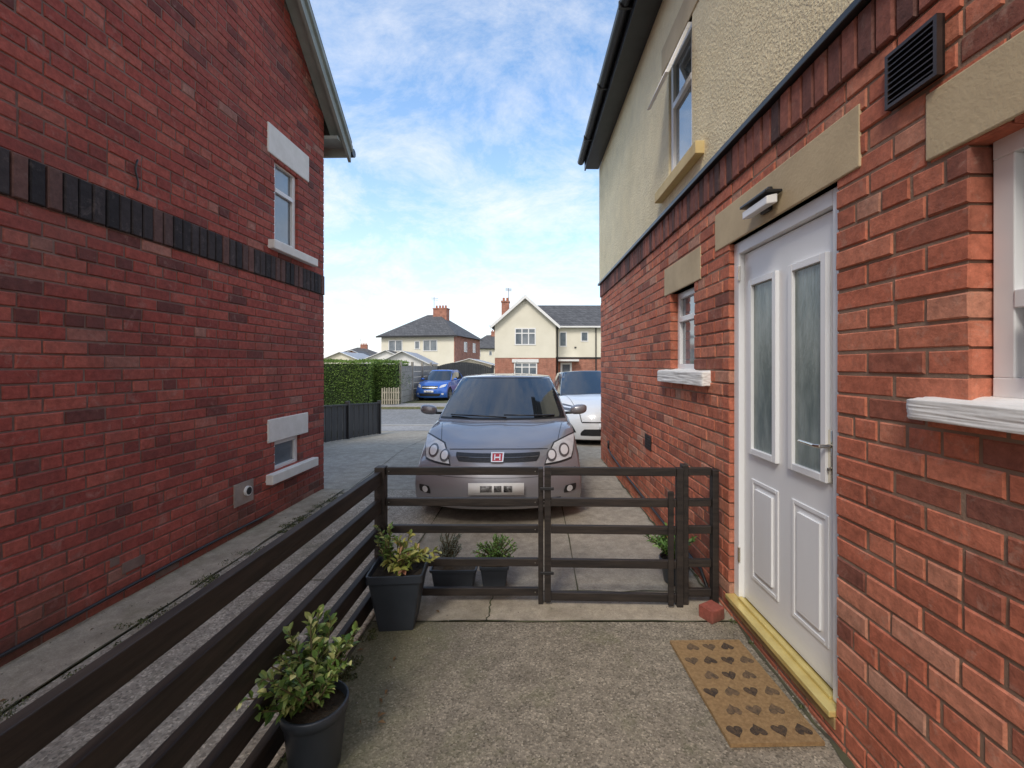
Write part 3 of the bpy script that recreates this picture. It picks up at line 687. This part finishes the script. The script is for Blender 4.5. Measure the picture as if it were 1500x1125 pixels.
def car(name,loc,rz,paint,S,detail):
    e=empty(name,loc,rz); L=S['L']; w0=S['w']
    tops=S['tops']; 
    ts=sorted(set([0,.010,.03,.07]+[x/20 for x in range(2,20)]+[.97,.99,1]))
    def fn(a,t,c):
        zt,=interp(tops,t); zb=interp([(0,.165),(.06,.15),(.5,.17),(.94,.2),(1,.26)],t)[0]
        crown=S.get('crown',.05)*(1 if t<.5 else .4)
        top=zt-crown*abs(a)**2.4
        if t<.26: top+=S.get('fender',0)*math.exp(-((abs(a)-.80)/.15)**2)*min(1,t/.08)-S.get('fender',0)*.6*math.exp(-((abs(a)-.52)/.12)**2)
        z=zb+(top-zb)*c
        wc=interp([(0,.985),(.2,.995),(.5,1.0),(.75,.985),(.93,.955),(1,.945)],c)[0]
        wt=interp([(0,.975),(.05,.99),(.15,1),(.5,1),(.85,.99),(.96,.95),(1,.90)],t)[0]
        x=a*w0*wc*wt
        y=t*L
        fr=interp([(0,.05),(.15,.01),(.42,.0),(.6,.015),(.8,.06),(1,.17)],c)[0]
        if t<.2: y+= (S['nose']*abs(a)**2.8+fr)*(1-t/.2)
        if t>.85: y-= (.22*abs(a)**2.5+ .05*c)*((t-.85)/.15)
        return (x,y,z)
    wy0,wy1,wr=S['wy0'],S['wy1'],S['wr']
    cut=[(-w0-.1,-w0+.30,wy0,wr,wr+.045),(w0-.30,w0+.1,wy0,wr,wr+.045),(-w0-.1,-w0+.30,wy1,wr,wr+.045),(w0-.30,w0+.1,wy1,wr,wr+.045)]
    b,bv=grid_solid('body',XS,ts,CS,fn,e,paint,cut)
    g=S['gh'] # yb0,yt0,yt1,yb1,z0,z1,w0,w1
    def fg(a,t,c):
        y0=g[0]+(g[1]-g[0])*c; y1=g[3]+(g[2]-g[3])*c
        y=y0+(y1-y0)*t
        if t<.35: y+=.20*abs(a)**2.4*(1-t/.35)
        if t>.7: y-=.12*abs(a)**2.2*((t-.7)/.3)
        wt=interp([(0,.965),(.3,1),(.7,1),(1,.9)],t)[0]
        z=g[4]+(g[5]-g[4])*c-.030*abs(a)**2.4*c - (.05*max(0,(t-.6)/.4)**2+.02*max(0,(.35-t)/.35)**2)*c
        return (a*(g[6]+(g[7]-g[6])*c**1.15)*wt,y,z)
    b2,bg=grid_solid('cabin',XS,[0,.03,.1,.2,.35,.5,.65,.8,.9,.97,1],[0,.15,.35,.55,.75,.93,1],fg,e,S.get('roofmat',paint))
    mb=MB(); detail(mb,[bv],[bg],[bv,bg]); mb.obj('trim',e,smooth=True)
    mb=MB()
    for y in (wy0,wy1):
        for s in (-1,1): wheel(mb,s*(w0-.012),y,wr,.2,-s)
    mb.obj('wheels',e)
    mb=MB()
    my,mz,mx=S['mir']
    for s in (-1,1):
        bm=bmesh.new(); bmesh.ops.create_icosphere(bm,subdivisions=3,radius=1)
        sq=lambda t:math.copysign(abs(t)**.75,t)
        vs=[(s*(mx+sq(v.co.x)*.105),my+v.co.y*.07*(1 if v.co.y<0 else .35),mz+sq(v.co.z)*.062+.012*v.co.x) for v in bm.verts]; fs=[tuple(v.index for v in f.verts) for f in bm.faces]; bm.free()
        mb.poly(vs,fs,S.get('mirmat',paint)); mb.bar((s*(mx-.18),my+.05,mz-.05),(s*(mx-.04),my+.01,mz-.04),.05,.03,BLACK)
    mb.obj('mirrors',e,smooth=True)
    mb=MB(); mb.box(-w0+.2,w0-.2,.5,L-.5,.12,.4,BLACK); mb.obj('underbody',e)
    return e
def carpaint(name,c,metal=.0,rough=.3):
    m,nt,b=new_mat(name); b.inputs['Base Color'].default_value=(*c,1); b.inputs['Metallic'].default_value=metal; b.inputs['Roughness'].default_value=rough
    b.inputs['Coat Weight'].default_value=1; b.inputs['Coat Roughness'].default_value=.03
    v=N(nt,'ShaderNodeTexCoord').outputs['Object']; n=noise(nt,3,4,.7,v); r=ramp(nt,[(.3,rough*.85),(.7,rough*1.3)]); nt.links.new(n.outputs[0],r.inputs[0]); nt.links.new(r.outputs[0],b.inputs['Roughness'])
    return m
def plate(mb,y,z,w=.52,h=.112):
    mb.box(-w/2,w/2,y-.008,y,z-h/2,z+h/2,PLATE)
    for i,(a,b) in enumerate(((-.15,-.04),(-.02,.05),(.07,.15))): mb.box(a,b,y-.0095,y-.0081,z-.03,z+.03,PBLK)
GREY=carpaint('paint_grey_metallic',(.31,.305,.33),.4,.36)
def d_civic(mb,B,G,A):
    patch(mb,G,[(-.82,.90),(.82,.90),(.67,1.375),(-.67,1.375)],BLACK,off=.003,rnd=.04,nu=28,nv=12)
    patch(mb,G,[(-.755,.915),(.755,.915),(.60,1.358),(-.60,1.358)],CGLASS,off=.006,rnd=.05,nu=28,nv=12)
    patch(mb,A,[(1.45,.99),(2.1,.97),(2.12,1.33),(1.85,1.33)],CGLASS,'x',.004,.05,mirror=True)
    patch(mb,A,[(2.2,.97),(3.3,1.0),(3.1,1.33),(2.2,1.34)],CGLASS,'x',.004,.05,mirror=True)
    patch(mb,B,[(.565,.26),(.571,.26),(.70,1.0),(.694,1.0)],BLACK,'z',.003,0,2,12,mirror=True)
    patch(mb,B,[(-.50,.682),(.50,.682),(.50,.687),(-.50,.687)],BLACK,off=.003,nu=20,nv=1,curve=.015)
    patch(mb,B,[(.44,.555),(.755,.575),(.825,.80),(.56,.735)],BLACK,off=.004,rnd=.25,mirror=True,nu=18,nv=12)
    patch(mb,B,[(.455,.568),(.745,.588),(.815,.785),(.572,.725)],LAMP,off=.008,rnd=.25,mirror=True,nu=18,nv=12)
    patch(mb,B,[(.48,.58),(.585,.58),(.585,.68),(.48,.68)],LAMPD,off=.012,rnd=1,mirror=True,nu=12,nv=12)
    patch(mb,B,[(.497,.597),(.568,.597),(.568,.665),(.497,.665)],CHR,off=.016,rnd=1,mirror=True,nu=12,nv=12)
    patch(mb,B,[(.61,.60),(.725,.60),(.725,.715),(.61,.715)],LAMPD,off=.012,rnd=1,mirror=True,nu=12,nv=12)
    patch(mb,B,[(.628,.618),(.707,.618),(.707,.697),(.628,.697)],CHR,off=.016,rnd=1,mirror=True,nu=12,nv=12)
    patch(mb,B,[(-.39,.60),(.39,.60),(.43,.668),(-.43,.668)],DARKM,off=.005,rnd=.12,nu=24)
    patch(mb,B,[(-.39,.632),(.39,.632),(.395,.637),(-.395,.637)],LAMPD,off=.009,nu=20,nv=1)
    patch(mb,B,[(-.058,.595),(.058,.595),(.064,.668),(-.064,.668)],RED,off=.016,rnd=.4)
    for q in ([(-.058,.595),(-.046,.595),(-.050,.668),(-.064,.668)],[(.046,.595),(.058,.595),(.064,.668),(.050,.668)],[(-.05,.595),(.05,.595),(.05,.603),(-.05,.603)],[(-.055,.660),(.055,.660),(.058,.668),(-.058,.668)],[(-.02,.626),(.02,.626),(.02,.636),(-.02,.636)],[(-.03,.61),(-.02,.61),(-.02,.653),(-.03,.653)],[(.02,.61),(.03,.61),(.03,.653),(.02,.653)]): patch(mb,B,q,CHR,off=.020,nu=2,nv=2)
    patch(mb,B,[(-.56,.205),(.56,.205),(.64,.265),(-.64,.265)],DARKM,off=.005,rnd=.15,nu=24)
    patch(mb,B,[(-.58,.233),(.58,.233),(.59,.240),(-.59,.240)],RIM,off=.008,nu=24,nv=1)
    patch(mb,B,[(-.76,.470),(.76,.470),(.76,.475),(-.76,.475)],LAMPD,off=.003,nu=34,nv=1)
    patch(mb,B,[(-.78,.505),(-.30,.515),(-.30,.519),(-.78,.511)],LAMPD,off=.003,nu=20,nv=1,mirror=True)
    patch(mb,B,[(.64,.29),(.77,.30),(.78,.37),(.66,.365)],DARKM,off=.005,rnd=.4,mirror=True)
    patch(mb,B,[(.675,.30),(.735,.30),(.735,.36),(.675,.36)],LAMP,off=.009,rnd=1,mirror=True)
    plate(mb,-.022,.385)
    mb.tube([(.05,.98,.93),(-.30,1.02,.95),(-.62,1.16,.95)],.009,BLACK,5); mb.tube([(.62,1.16,.94),(.35,1.03,.95),(.02,1.0,.96)],.009,BLACK,5)
    mb.tube([(.1,2.1,1.42),(.14,2.5,1.60)],.003,BLACK,5)
SC=dict(L=4.2,w=.86,nose=.30,fender=.025,tops=[(0,.65),(.03,.70),(.08,.76),(.15,.82),(.235,.89),(.35,.94),(.7,.96),(.93,.97),(1,.90)],wy0=.85,wy1=3.42,wr=.31,
   gh=(.93,1.78,3.55,4.05,.86,1.415,.82,.63),mir=(1.40,.985,.94))
car('hatchback_car',(-.365,4.10,0),.02,GREY,SC,d_civic)
WHITE=carpaint('paint_white',(.84,.84,.83),0,.3)
def d_suv(mb,B,G,A):
    patch(mb,G,[(-.80,1.02),(.80,1.02),(.66,1.58),(-.66,1.58)],CGLASS,off=.005,rnd=.06,nu=24,nv=12)
    patch(mb,A,[(1.65,1.10),(2.5,1.10),(2.5,1.50),(2.15,1.48)],CGLASS,'x',.004,.05,mirror=True)
    patch(mb,A,[(2.55,1.10),(3.8,1.13),(3.5,1.46),(2.55,1.50)],CGLASS,'x',.004,.05,mirror=True)
    patch(mb,B,[(.56,.68),(.86,.74),(.90,.88),(.60,.80)],LAMPD,off=.006,rnd=.3,mirror=True)
    patch(mb,B,[(.60,.755),(.85,.79),(.87,.83),(.64,.785)],CHR,off=.01,rnd=.3,mirror=True)
    patch(mb,B,[(-.56,.50),(.56,.50),(.58,.52),(-.58,.52)],BLACK,off=.008,nu=24)
    patch(mb,B,[(-.58,.52),(-.565,.52),(-.60,.80),(-.615,.80)],BLACK,off=.008,nu=2,mirror=True)
    patch(mb,B,[(-.62,.25),(.62,.25),(.55,.38),(-.55,.38)],DARKM,off=.006,rnd=.2,nu=24)
    patch(mb,B,[(.66,.30),(.84,.33),(.88,.58),(.80,.55)],DARKM,off=.006,rnd=.3,mirror=True)
    patch(mb,A,[(.35,.18),(4.3,.18),(4.3,.30),(.35,.30)],BLACK,'x',.006,0,30,2,mirror=True)
    patch(mb,B,[(.64,.30),(.648,.30),(.78,1.2),(.772,1.2)],BLACK,'z',.003,0,2,12,mirror=True)
    plate(mb,-.03,.44)
SM=dict(L=4.6,w=.93,nose=.40,crown=.06,fender=.03,tops=[(0,.80),(.03,.86),(.10,.95),(.2,1.03),(.26,1.07),(.5,1.09),(.93,1.12),(1,1.0)],wy0=.88,wy1=3.85,wr=.37,
   gh=(1.05,2.05,3.7,4.5,1.0,1.63,.87,.66),mir=(1.65,1.12,1.04),roofmat=carpaint('paint_black',(.02,.02,.022),0,.2))
e=car('suv_car',(1.50,8.5,gz(9.4)+.01),.08,WHITE,SM,d_suv); e.rotation_euler[0]=-.055
BLUE=carpaint('paint_blue',(.03,.14,.55),.3,.3)
def d_blue(mb,B,G,A):
    patch(mb,G,[(-.76,1.05),(.76,1.05),(.62,1.57),(-.62,1.57)],CGLASS,off=.005,rnd=.06,nu=24,nv=12)
    patch(mb,A,[(1.45,1.08),(2.2,1.08),(2.2,1.48),(1.85,1.46)],CGLASS,'x',.004,.05,mirror=True)
    patch(mb,A,[(2.25,1.08),(3.4,1.13),(3.2,1.46),(2.25,1.50)],CGLASS,'x',.004,.05,mirror=True)
    patch(mb,B,[(.50,.68),(.76,.74),(.80,.90),(.56,.82)],LAMP,off=.006,rnd=.3,mirror=True)
    patch(mb,B,[(-.42,.62),(.42,.62),(.46,.80),(-.46,.80)],BLACK,off=.006,rnd=.3,nu=24); patch(mb,B,[(-.44,.70),(.44,.70),(.44,.73),(-.44,.73)],CHR,off=.012,nu=20,nv=2)
    patch(mb,B,[(-.55,.25),(.55,.25),(.60,.40),(-.60,.40)],DARKM,off=.006,rnd=.2,nu=24)
    patch(mb,B,[(.62,.32),(.74,.32),(.74,.42),(.62,.42)],LAMP,off=.008,rnd=1,mirror=True)
    plate(mb,-.03,.50)
SB=dict(L=4.2,w=.88,nose=.34,tops=[(0,.84),(.03,.90),(.10,.99),(.2,1.04),(.26,1.06),(.5,1.08),(.93,1.10),(1,1.0)],wy0=.85,wy1=3.4,wr=.34,
   gh=(1.0,1.75,3.5,4.1,1.0,1.65,.82,.62),mir=(1.5,1.12,.96))
car('suv_car.001',(-5.65,23.2,-.36),-.14,BLUE,SB,d_blue)
# ------------------------------------------------------------------ MID-GROUND
def gable_house_far():
    e=empty('rendered_house'); mb=MB(); Y=33.0; zb=-.4
    F=Fr((0,Y,0),(1,0,0),(0,-1,0))
    x0,x1=-3.05,1.55
    mb.box(x0,x1,-8,0,zb,2.1,BRT,F); mb.box(x0-.0,x1,-8,.03,2.1,4.65,CREAM,F)
    xa=(x0+x1)/2; za=6.65
    mb.poly([F(x0,.03,4.65),F(x1,.03,4.65),F(xa,.03,za),F(x0,-8,4.65),F(x1,-8,4.65),F(xa,-8,za)],[(0,1,2),(3,5,4)],CREAM)
    mb.box(x1,9.5,-8,-1.6,zb,2.1,BRT,F); mb.box(x1,9.5,-8,-1.57,2.1,4.65,CREAM,F)
    mb.obj('walls',e)
    mb=MB()
    for s in (-1,1):
        xe=xa+s*(x1-x0)/2+s*.3; ze=4.65-.27
        vs=[F(xe,.35,ze),F(xa,.35,za+.05),F(xa,-6,za+.05),F(xe,-6,ze)]; vs+= [v+Vector((0,0,.12)) for v in vs]
        mb.poly(vs,[(0,1,2,3),(7,6,5,4),(0,4,5,1),(1,5,6,2),(2,6,7,3),(3,7,4,0)],SLATE)
        mb.poly([F(xe,.38,ze-.12),F(xa,.38,za-.10),F(xa,.38,za+.16),F(xe,.38,ze+.12),F(xe,.34,ze-.12),F(xa,.34,za-.10),F(xa,.34,za+.16),F(xe,.34,ze+.12)],[(0,1,2,3),(7,6,5,4),(0,4,5,1),(1,5,6,2),(2,6,7,3),(3,7,4,0)],UPVC)
    vs=[F(xa,-1.3,4.62),F(9.8,-1.3,4.62),F(9.8,-5.0,6.75),F(xa,-5.0,6.75),F(9.8,-8.4,4.6),F(xa,-8.4,4.6)]
    mb.poly(vs,[(0,1,2,3),(3,2,4,5)],SLATE); mb.box(x1,9.8,-1.32,-1.22,4.5,4.62,UPVC,F)
    mb.obj('roof',e)
    mb=MB()
    window(mb,F,-1.55,.05,3.05,4.35,.06,vb=(-1.0,-.5),bars=(3.95,),fw=.09); window(mb,F,-1.6,.15,.55,1.75,.03,vb=(-1.0,-.45),bars=(1.4,),fw=.09)
    mb.box(-1.75,.25,-.02,.10,1.75,2.0,UPVC,F)
    F2=Fr((0,Y+1.6,0),(1,0,0),(0,-1,0))
    window(mb,F2,1.9,2.5,3.0,4.2,.06,fw=.08); window(mb,F2,3.6,4.2,3.4,4.2,.06,fw=.08); window(mb,F2,5.5,7.0,3.0,4.2,.06,vb=(6.25,),fw=.08); window(mb,F2,5.5,7.0,.5,1.7,.03,vb=(6.25,),fw=.08)
    mb.box(2.0,2.9,-.02,.03,-.35,1.75,UPVC,F2); mb.box(2.15,2.75,.03,.04,.7,1.6,GLASS,F2); mb.box(1.8,3.4,-.0,.7,1.85,2.0,UPVC,F2)
    mb.tube([F2(1.75,.08,-.3),F2(1.75,.08,4.5)],.05,BLACK,8); mb.tube([F2(4.8,.08,-.3),F2(4.8,.08,4.5)],.05,BLACK,8)
    mb.box(1.56,9.5,-.0,.05,2.05,2.18,BLACK,F2); mb.box(3.1,3.25,.03,.1,2.9,3.0,BLACK,F2)
    mb.obj('windows_and_door',e)
    mb=MB(); mb.box(-2.75,-2.15,-3.4,-2.7,5.0,6.7,BRT,F); mb.box(-2.8,-2.1,-3.45,-2.65,6.7,6.82,BRT,F)
    for x in (-2.6,-2.3): mb.tube([F(x,-3.05,6.8),F(x,-3.05,7.1)],.09,mat('terracotta',(.45,.16,.08),None,.8),10)
    mb.tube([F(-2.2,-3.05,6.6),F(-2.2,-3.05,7.9)],.02,BLACK,6); 
    for k in range(5): mb.tube([F(-2.45,-3.05+.0,7.9-.05*k),F(-1.95,-3.05,7.85-.05*k)],.010,BLACK,5)
    mb.obj('chimney',e)
gable_house_far()
def hip_house(name,cx,cy,rz,wx,wy,ze,zr,brick_side=True,rl=1.5,wm=CREAM):
    e=empty(name,(cx,cy,-.4),rz); mb=MB(); hx,hy=wx/2,wy/2; ze+=.4; zr+=.4
    mb.box(-hx,hx,-hy,hy,0,ze,wm)
    if brick_side: mb.box(hx-.05,hx+.03,-hy-.02,hy,0,ze-.01,BRT)
    mb.obj('walls',e); mb=MB(); o=.4
    vs=[(-hx-o,-hy-o,ze),(hx+o,-hy-o,ze),(hx+o,hy+o,ze),(-hx-o,hy+o,ze),(-rl/2,0,zr),(rl/2,0,zr)]
    mb.poly(vs,[(0,1,5,4),(1,2,5),(2,3,4,5),(3,0,4),(3,2,1,0)],SLATE); mb.box(-hx-o,hx+o,-hy-o-.03,-hy-o,ze-.14,ze+.02,BLACK); mb.obj('roof',e)
    mb=MB(); F=Fr((0,-hy,0),(1,0,0),(0,-1,0))
    for x in (-hx*.6,hx*.35): window(mb,F,x-.8,x+.8,ze-1.6,ze-.4,.05,vb=(x,),fw=.08); window(mb,F,x-.8,x+.8,.9,2.2,.05,vb=(x,),fw=.08)
    window(mb,F,-.3,.3,ze-1.4,ze-.5,.05,fw=.08)
    F=Fr((hx,0,0),(0,1,0),(1,0,0)); window(mb,F,-1.5,-.5,ze-1.6,ze-.5,.06,fw=.08); window(mb,F,1.5,2.5,ze-1.6,ze-.5,.06,fw=.08); window(mb,F,-1.5,-.5,.9,2.2,.06,fw=.08)
    mb.obj('windows',e)
    mb=MB(); mb.box(.1,1.7,-.45,.45,zr-1.0,zr+.6,BRT); mb.box(.05,1.75,-.5,.5,zr+.6,zr+.72,BRT)
    TC=mat('terracotta_pot',(.42,.15,.08),None,.8)
    for x in (.35,.75,1.1,1.45): mb.tube([(x,0,zr+.7),(x,0,zr+1.05)],.11,TC,10)
    mb.tube([(-.1,.3,zr-.3),(-.1,.3,zr+2.1)],.025,BLACK,5); mb.tube([(-.5,.3,zr+2.0),(.4,.3,zr+1.9)],.018,BLACK,5); mb.tube([(-.4,.3,zr+1.8),(.35,.3,zr+1.7)],.015,BLACK,5)
    mb.obj('chimney',e)
hip_house('rendered_house.001',-11.6,50,-.18,8.2,8.5,4.6,7.3)
hip_house('rendered_house.002',-9.0,88,.1,9,8,4.8,7.6)
hip_house('rendered_house.003',-44,110,.1,12,8,3.6,6.0)
def bung(name,x,y,w,h,zr,rz=0,m=CREAM,rm=None):
    e=empty(name,(x,y,-.4),rz); mb=MB(); mb.box(-w/2,w/2,0,6,0,h,m)
    mb.poly([(-w/2,-.01,h),(w/2,-.01,h),(0,-.01,zr),(-w/2,6,h),(w/2,6,h),(0,6,zr)],[(0,1,2),(3,5,4)],m)
    rm=rm or SLATE
    for s in (-1,1): mb.poly([(s*(w/2+.2),-.2,h-.08),(0,-.2,zr+.06),(0,6,zr+.06),(s*(w/2+.2),6,h-.08)],[(0,1,2,3)],rm); mb.bar((s*(w/2+.2),-.22,h-.08),(0,-.22,zr+.04),.05,.15,UPVC,up=(0,1,0))
    window(mb,Fr((0,0,0),(1,0,0),(0,-1,0)),-w*.25,w*.25,.9,2.0,.05,vb=(0,),fw=.08); mb.obj('body',e)
GREYR=mat('pale_roof',(.42,.43,.45),(.35,.36,.38),.5,vs=2)
bung('conservatory',-9.4,31,3.4,2.1,2.9,.1,UPVC,GREYR); bung('bungalow',-15,44,5,2.4,3.4,0,UPVC); bung('bungalow.001',-20.5,46,5,2.3,3.3,0,CREAM,GREYR); bung('bungalow.002',-17,60,6,2.7,3.9,.1,UPVC)
bung('brick_bungalow',-26,62,8,2.4,4.0,.1,BRT); bung('garage',-6.0,40,5,1.9,2.5,0,CREAM,GREYR)
e=empty('double_gate'); mb=MB(); GM=mat('gate_paint',(.025,.03,.035),(.04,.045,.05),.5,vs=4)
for i in range(34):
    x=-6.8+i*.115; t=(i-16.5)/17; h=1.35+.40*(1-t*t) if abs(t)<1 else 1.3
    mb.box(x,x+.108,29.0,29.04,-.34,h,GM)
mb.box(-6.95,-6.8,28.95,29.1,-.36,1.55,GM); mb.box(-2.9,-2.75,28.95,29.1,-.36,1.55,GM); mb.obj('boards',e)
e=empty('concrete_panel_fence'); mb=MB()
PM=mat('panel_grey',(.26,.245,.22),(.36,.34,.30),.9,vs=3,bs=20)
for i in range(4):
    p=Vector((-6.70+i*.05,21.8+i*1.9,0)); q=Vector((-6.65+i*.05,23.6+i*1.9,0))
    for k in range(6): mb.bar(p+Vector((0,0,-.2+k*.31)),q+Vector((0,0,-.2+k*.31)),.04,.295,PM)
    mb.box(p.x-.06,p.x+.06,p.y-.12,p.y,-.36,1.72,PM)
mb.obj('panels',e)
e=empty('picket_fence'); mb=MB(); PK=mat('picket_paint',(.42,.38,.30),(.30,.27,.21),.8,vs=4)
for i in range(8): mb.box(-7.35+i*.11,-7.29+i*.11,20.9,20.92,-.33,.45+.03*(i%2),PK)
mb.box(-7.35,-6.5,20.93,20.96,-.15,-.08,PK); mb.box(-7.35,-6.5,20.93,20.96,.2,.27,PK); mb.obj('pickets',e)
e=empty('picket_fence.001'); mb=MB()
for i in range(45): mb.box(-.6+i*.13,-.52+i*.13,22.2,22.22,-.33,.62+.03*(i%2),PK)
mb.box(-.6,5.2,22.23,22.26,-.1,-.02,PK); mb.box(-.6,5.2,22.23,22.26,.3,.38,PK); mb.obj('pickets',e)
e=empty('timber_panel_fence'); mb=MB(); LF=mat('dark_boards',(.022,.022,.026),(.045,.042,.042),.6,vs=6,bs=20,stretch=(3,3,.3))
p=Vector((-4.75,7.2,0)); q=Vector((-4.08,11.4,0)); n=40
for i in range(n):
    a=p.lerp(q,i/n); b=p.lerp(q,(i+.93)/n); g=gz(a.y); h=.77 if a.y>8 else .8
    o=Vector((.012 if i%2 else 0,0,0)); mb.bar(a+o+Vector((0,0,g+h/2)),b+o+Vector((0,0,g+h/2)),.016,h,LF)
mb.bar(p+Vector((.02,0,.79)),q+Vector((.02,0,gz(11.4)+.80)),.05,.03,LF)
for i in range(4): a=p.lerp(q,i/3); mb.box(a.x-.03,a.x+.05,a.y-.04,a.y+.04,gz(a.y)-.05,gz(a.y)+.86,LF)
mb.obj('boards',e)
e=empty('hedge'); mb=MB(); HG=attr_mat('hedge_leaf',[(0,(.04,.075,.015)),(.5,(.10,.18,.03)),(1,(.22,.32,.06))],.6)
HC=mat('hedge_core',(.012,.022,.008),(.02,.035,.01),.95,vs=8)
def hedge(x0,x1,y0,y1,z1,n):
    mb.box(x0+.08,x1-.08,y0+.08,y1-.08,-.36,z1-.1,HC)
    for i in range(n):
        f=R.random()
        if f<.5: p=Vector((R.uniform(x0,x1),y0,R.uniform(-.36,z1))); nn=Vector((0,-1,0))
        elif f<.72: p=Vector((x1,R.uniform(y0,y1),R.uniform(-.36,z1))); nn=Vector((1,0,0))
        else: p=Vector((R.uniform(x0,x1),R.uniform(y0,y1),z1)); nn=Vector((0,0,1))
        p+=nn*(R.gauss(0,.035)+.03*math.sin(p.x*3+p.z*4)+.02*math.sin(p.y*5)); d=(nn+Vector((R.gauss(0,.8),R.gauss(0,.8),R.gauss(0,.8)))).normalized()
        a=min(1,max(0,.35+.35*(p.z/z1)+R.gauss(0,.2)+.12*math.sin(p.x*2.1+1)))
        s=d.orthogonal().normalized(); l=R.uniform(.04,.09); w=l*.5
        mb.face([p-s*w*.5,p+d*l*.5-s*w*.0+s*w*.5,p+d*l,p+d*l*.5-s*w*.6],HG,a)
hedge(-12.5,-7.9,16.9+3.8,22.5,1.72,14000); hedge(-7.95,-6.75,21.3,23.4,1.70,6000)
mb.obj('leaves',e)
e=empty('tree_line'); mb=MB()
DL=attr_mat('distant_leaf',[(0,(.05,.07,.05)),(1,(.12,.15,.09))],.9)
for i in range(9000):
    c=R.uniform(-130,60); h=3.5+2.0*math.sin(c*.31)+1.5*math.sin(c*.83+1); z=R.uniform(-.4,max(h,1)); p=Vector((c,190+R.uniform(-4,4),z)); s=R.uniform(.3,.8)
    d=Vector((R.gauss(0,1),R.gauss(0,1),R.gauss(0,1))).normalized()*s; t=d.orthogonal().normalized()*s; mb.face([p,p+d,p+d+t,p+t],DL,R.random())
mb.obj('foliage_mass',e)
# ------------------------------------------------------------------ WORLD, SUN, CAMERA
w=bpy.data.worlds.new('World'); sc.world=w; w.use_nodes=True; nt=w.node_tree; bg=nt.nodes['Background']
sky=N(nt,'ShaderNodeTexSky',sky_type='NISHITA'); sky.sun_disc=False
EL,AZ=math.radians(47),math.radians(203)
sky.sun_elevation=EL; sky.sun_rotation=AZ; sky.air_density=1.0; sky.dust_density=.6; sky.ozone_density=1.5
tc=N(nt,'ShaderNodeTexCoord'); sp=N(nt,'ShaderNodeSeparateXYZ'); nt.links.new(tc.outputs['Generated'],sp.inputs[0])
den=mth(nt,'ADD',mth(nt,'MAXIMUM',sp.outputs[2],0.0),.45)
cb=N(nt,'ShaderNodeCombineXYZ'); nt.links.new(mth(nt,'DIVIDE',sp.outputs[0],den),cb.inputs[0]); nt.links.new(mth(nt,'DIVIDE',sp.outputs[1],den),cb.inputs[1])
mp=N(nt,'ShaderNodeMapping'); mp.inputs['Rotation'].default_value=(0,0,.9); mp.inputs['Scale'].default_value=(1.0,1.35,1); nt.links.new(cb.outputs[0],mp.inputs[0])
n1=noise(nt,3.4,8,.70,mp.outputs[0],.3); r1=ramp(nt,[(.42,0),(.80,.75)]); nt.links.new(n1.outputs[0],r1.inputs[0])
rh=ramp(nt,[(0,.97),(.05,.80),(.16,.50),(.34,.22),(.62,.03)]); nt.links.new(sp.outputs[2],rh.inputs[0])
rb=ramp(nt,[(0,0),(.15,0),(.5,.8)]); nt.links.new(mth(nt,'MULTIPLY',sp.outputs[1],-1.0),rb.inputs[0])   # extra cloud added to the unseen sky behind the camera, whitens ambient light
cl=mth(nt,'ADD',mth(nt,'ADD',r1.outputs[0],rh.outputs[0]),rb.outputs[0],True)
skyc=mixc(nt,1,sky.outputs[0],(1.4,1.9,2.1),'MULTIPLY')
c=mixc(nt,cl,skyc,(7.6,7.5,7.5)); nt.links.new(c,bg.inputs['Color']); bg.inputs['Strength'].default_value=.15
sd=bpy.data.lights.new('sun','SUN'); sd.energy=2.0; sd.angle=math.radians(16); sd.color=(1,.93,.83); so=bpy.data.objects.new('sun',sd); sc.collection.objects.link(so)
dirv=Vector((math.sin(AZ)*math.cos(EL),math.cos(AZ)*math.cos(EL),math.sin(EL))); so.rotation_euler=dirv.to_track_quat('Z','Y').to_euler(); so.location=(0,-5,12)
cam=bpy.data.cameras.new('camera'); co=bpy.data.objects.new('camera',cam); sc.collection.objects.link(co); sc.camera=co
co.location=(0,0,1.54); co.rotation_euler=(math.pi/2,0,0); cam.sensor_width=36; cam.lens=36*640/1500; cam.shift_x=-34/1500; cam.shift_y=-27.5/1500; cam.clip_start=.02; cam.clip_end=2000
sc.view_settings.view_transform='Standard'; sc.view_settings.look='None'; sc.view_settings.exposure=0
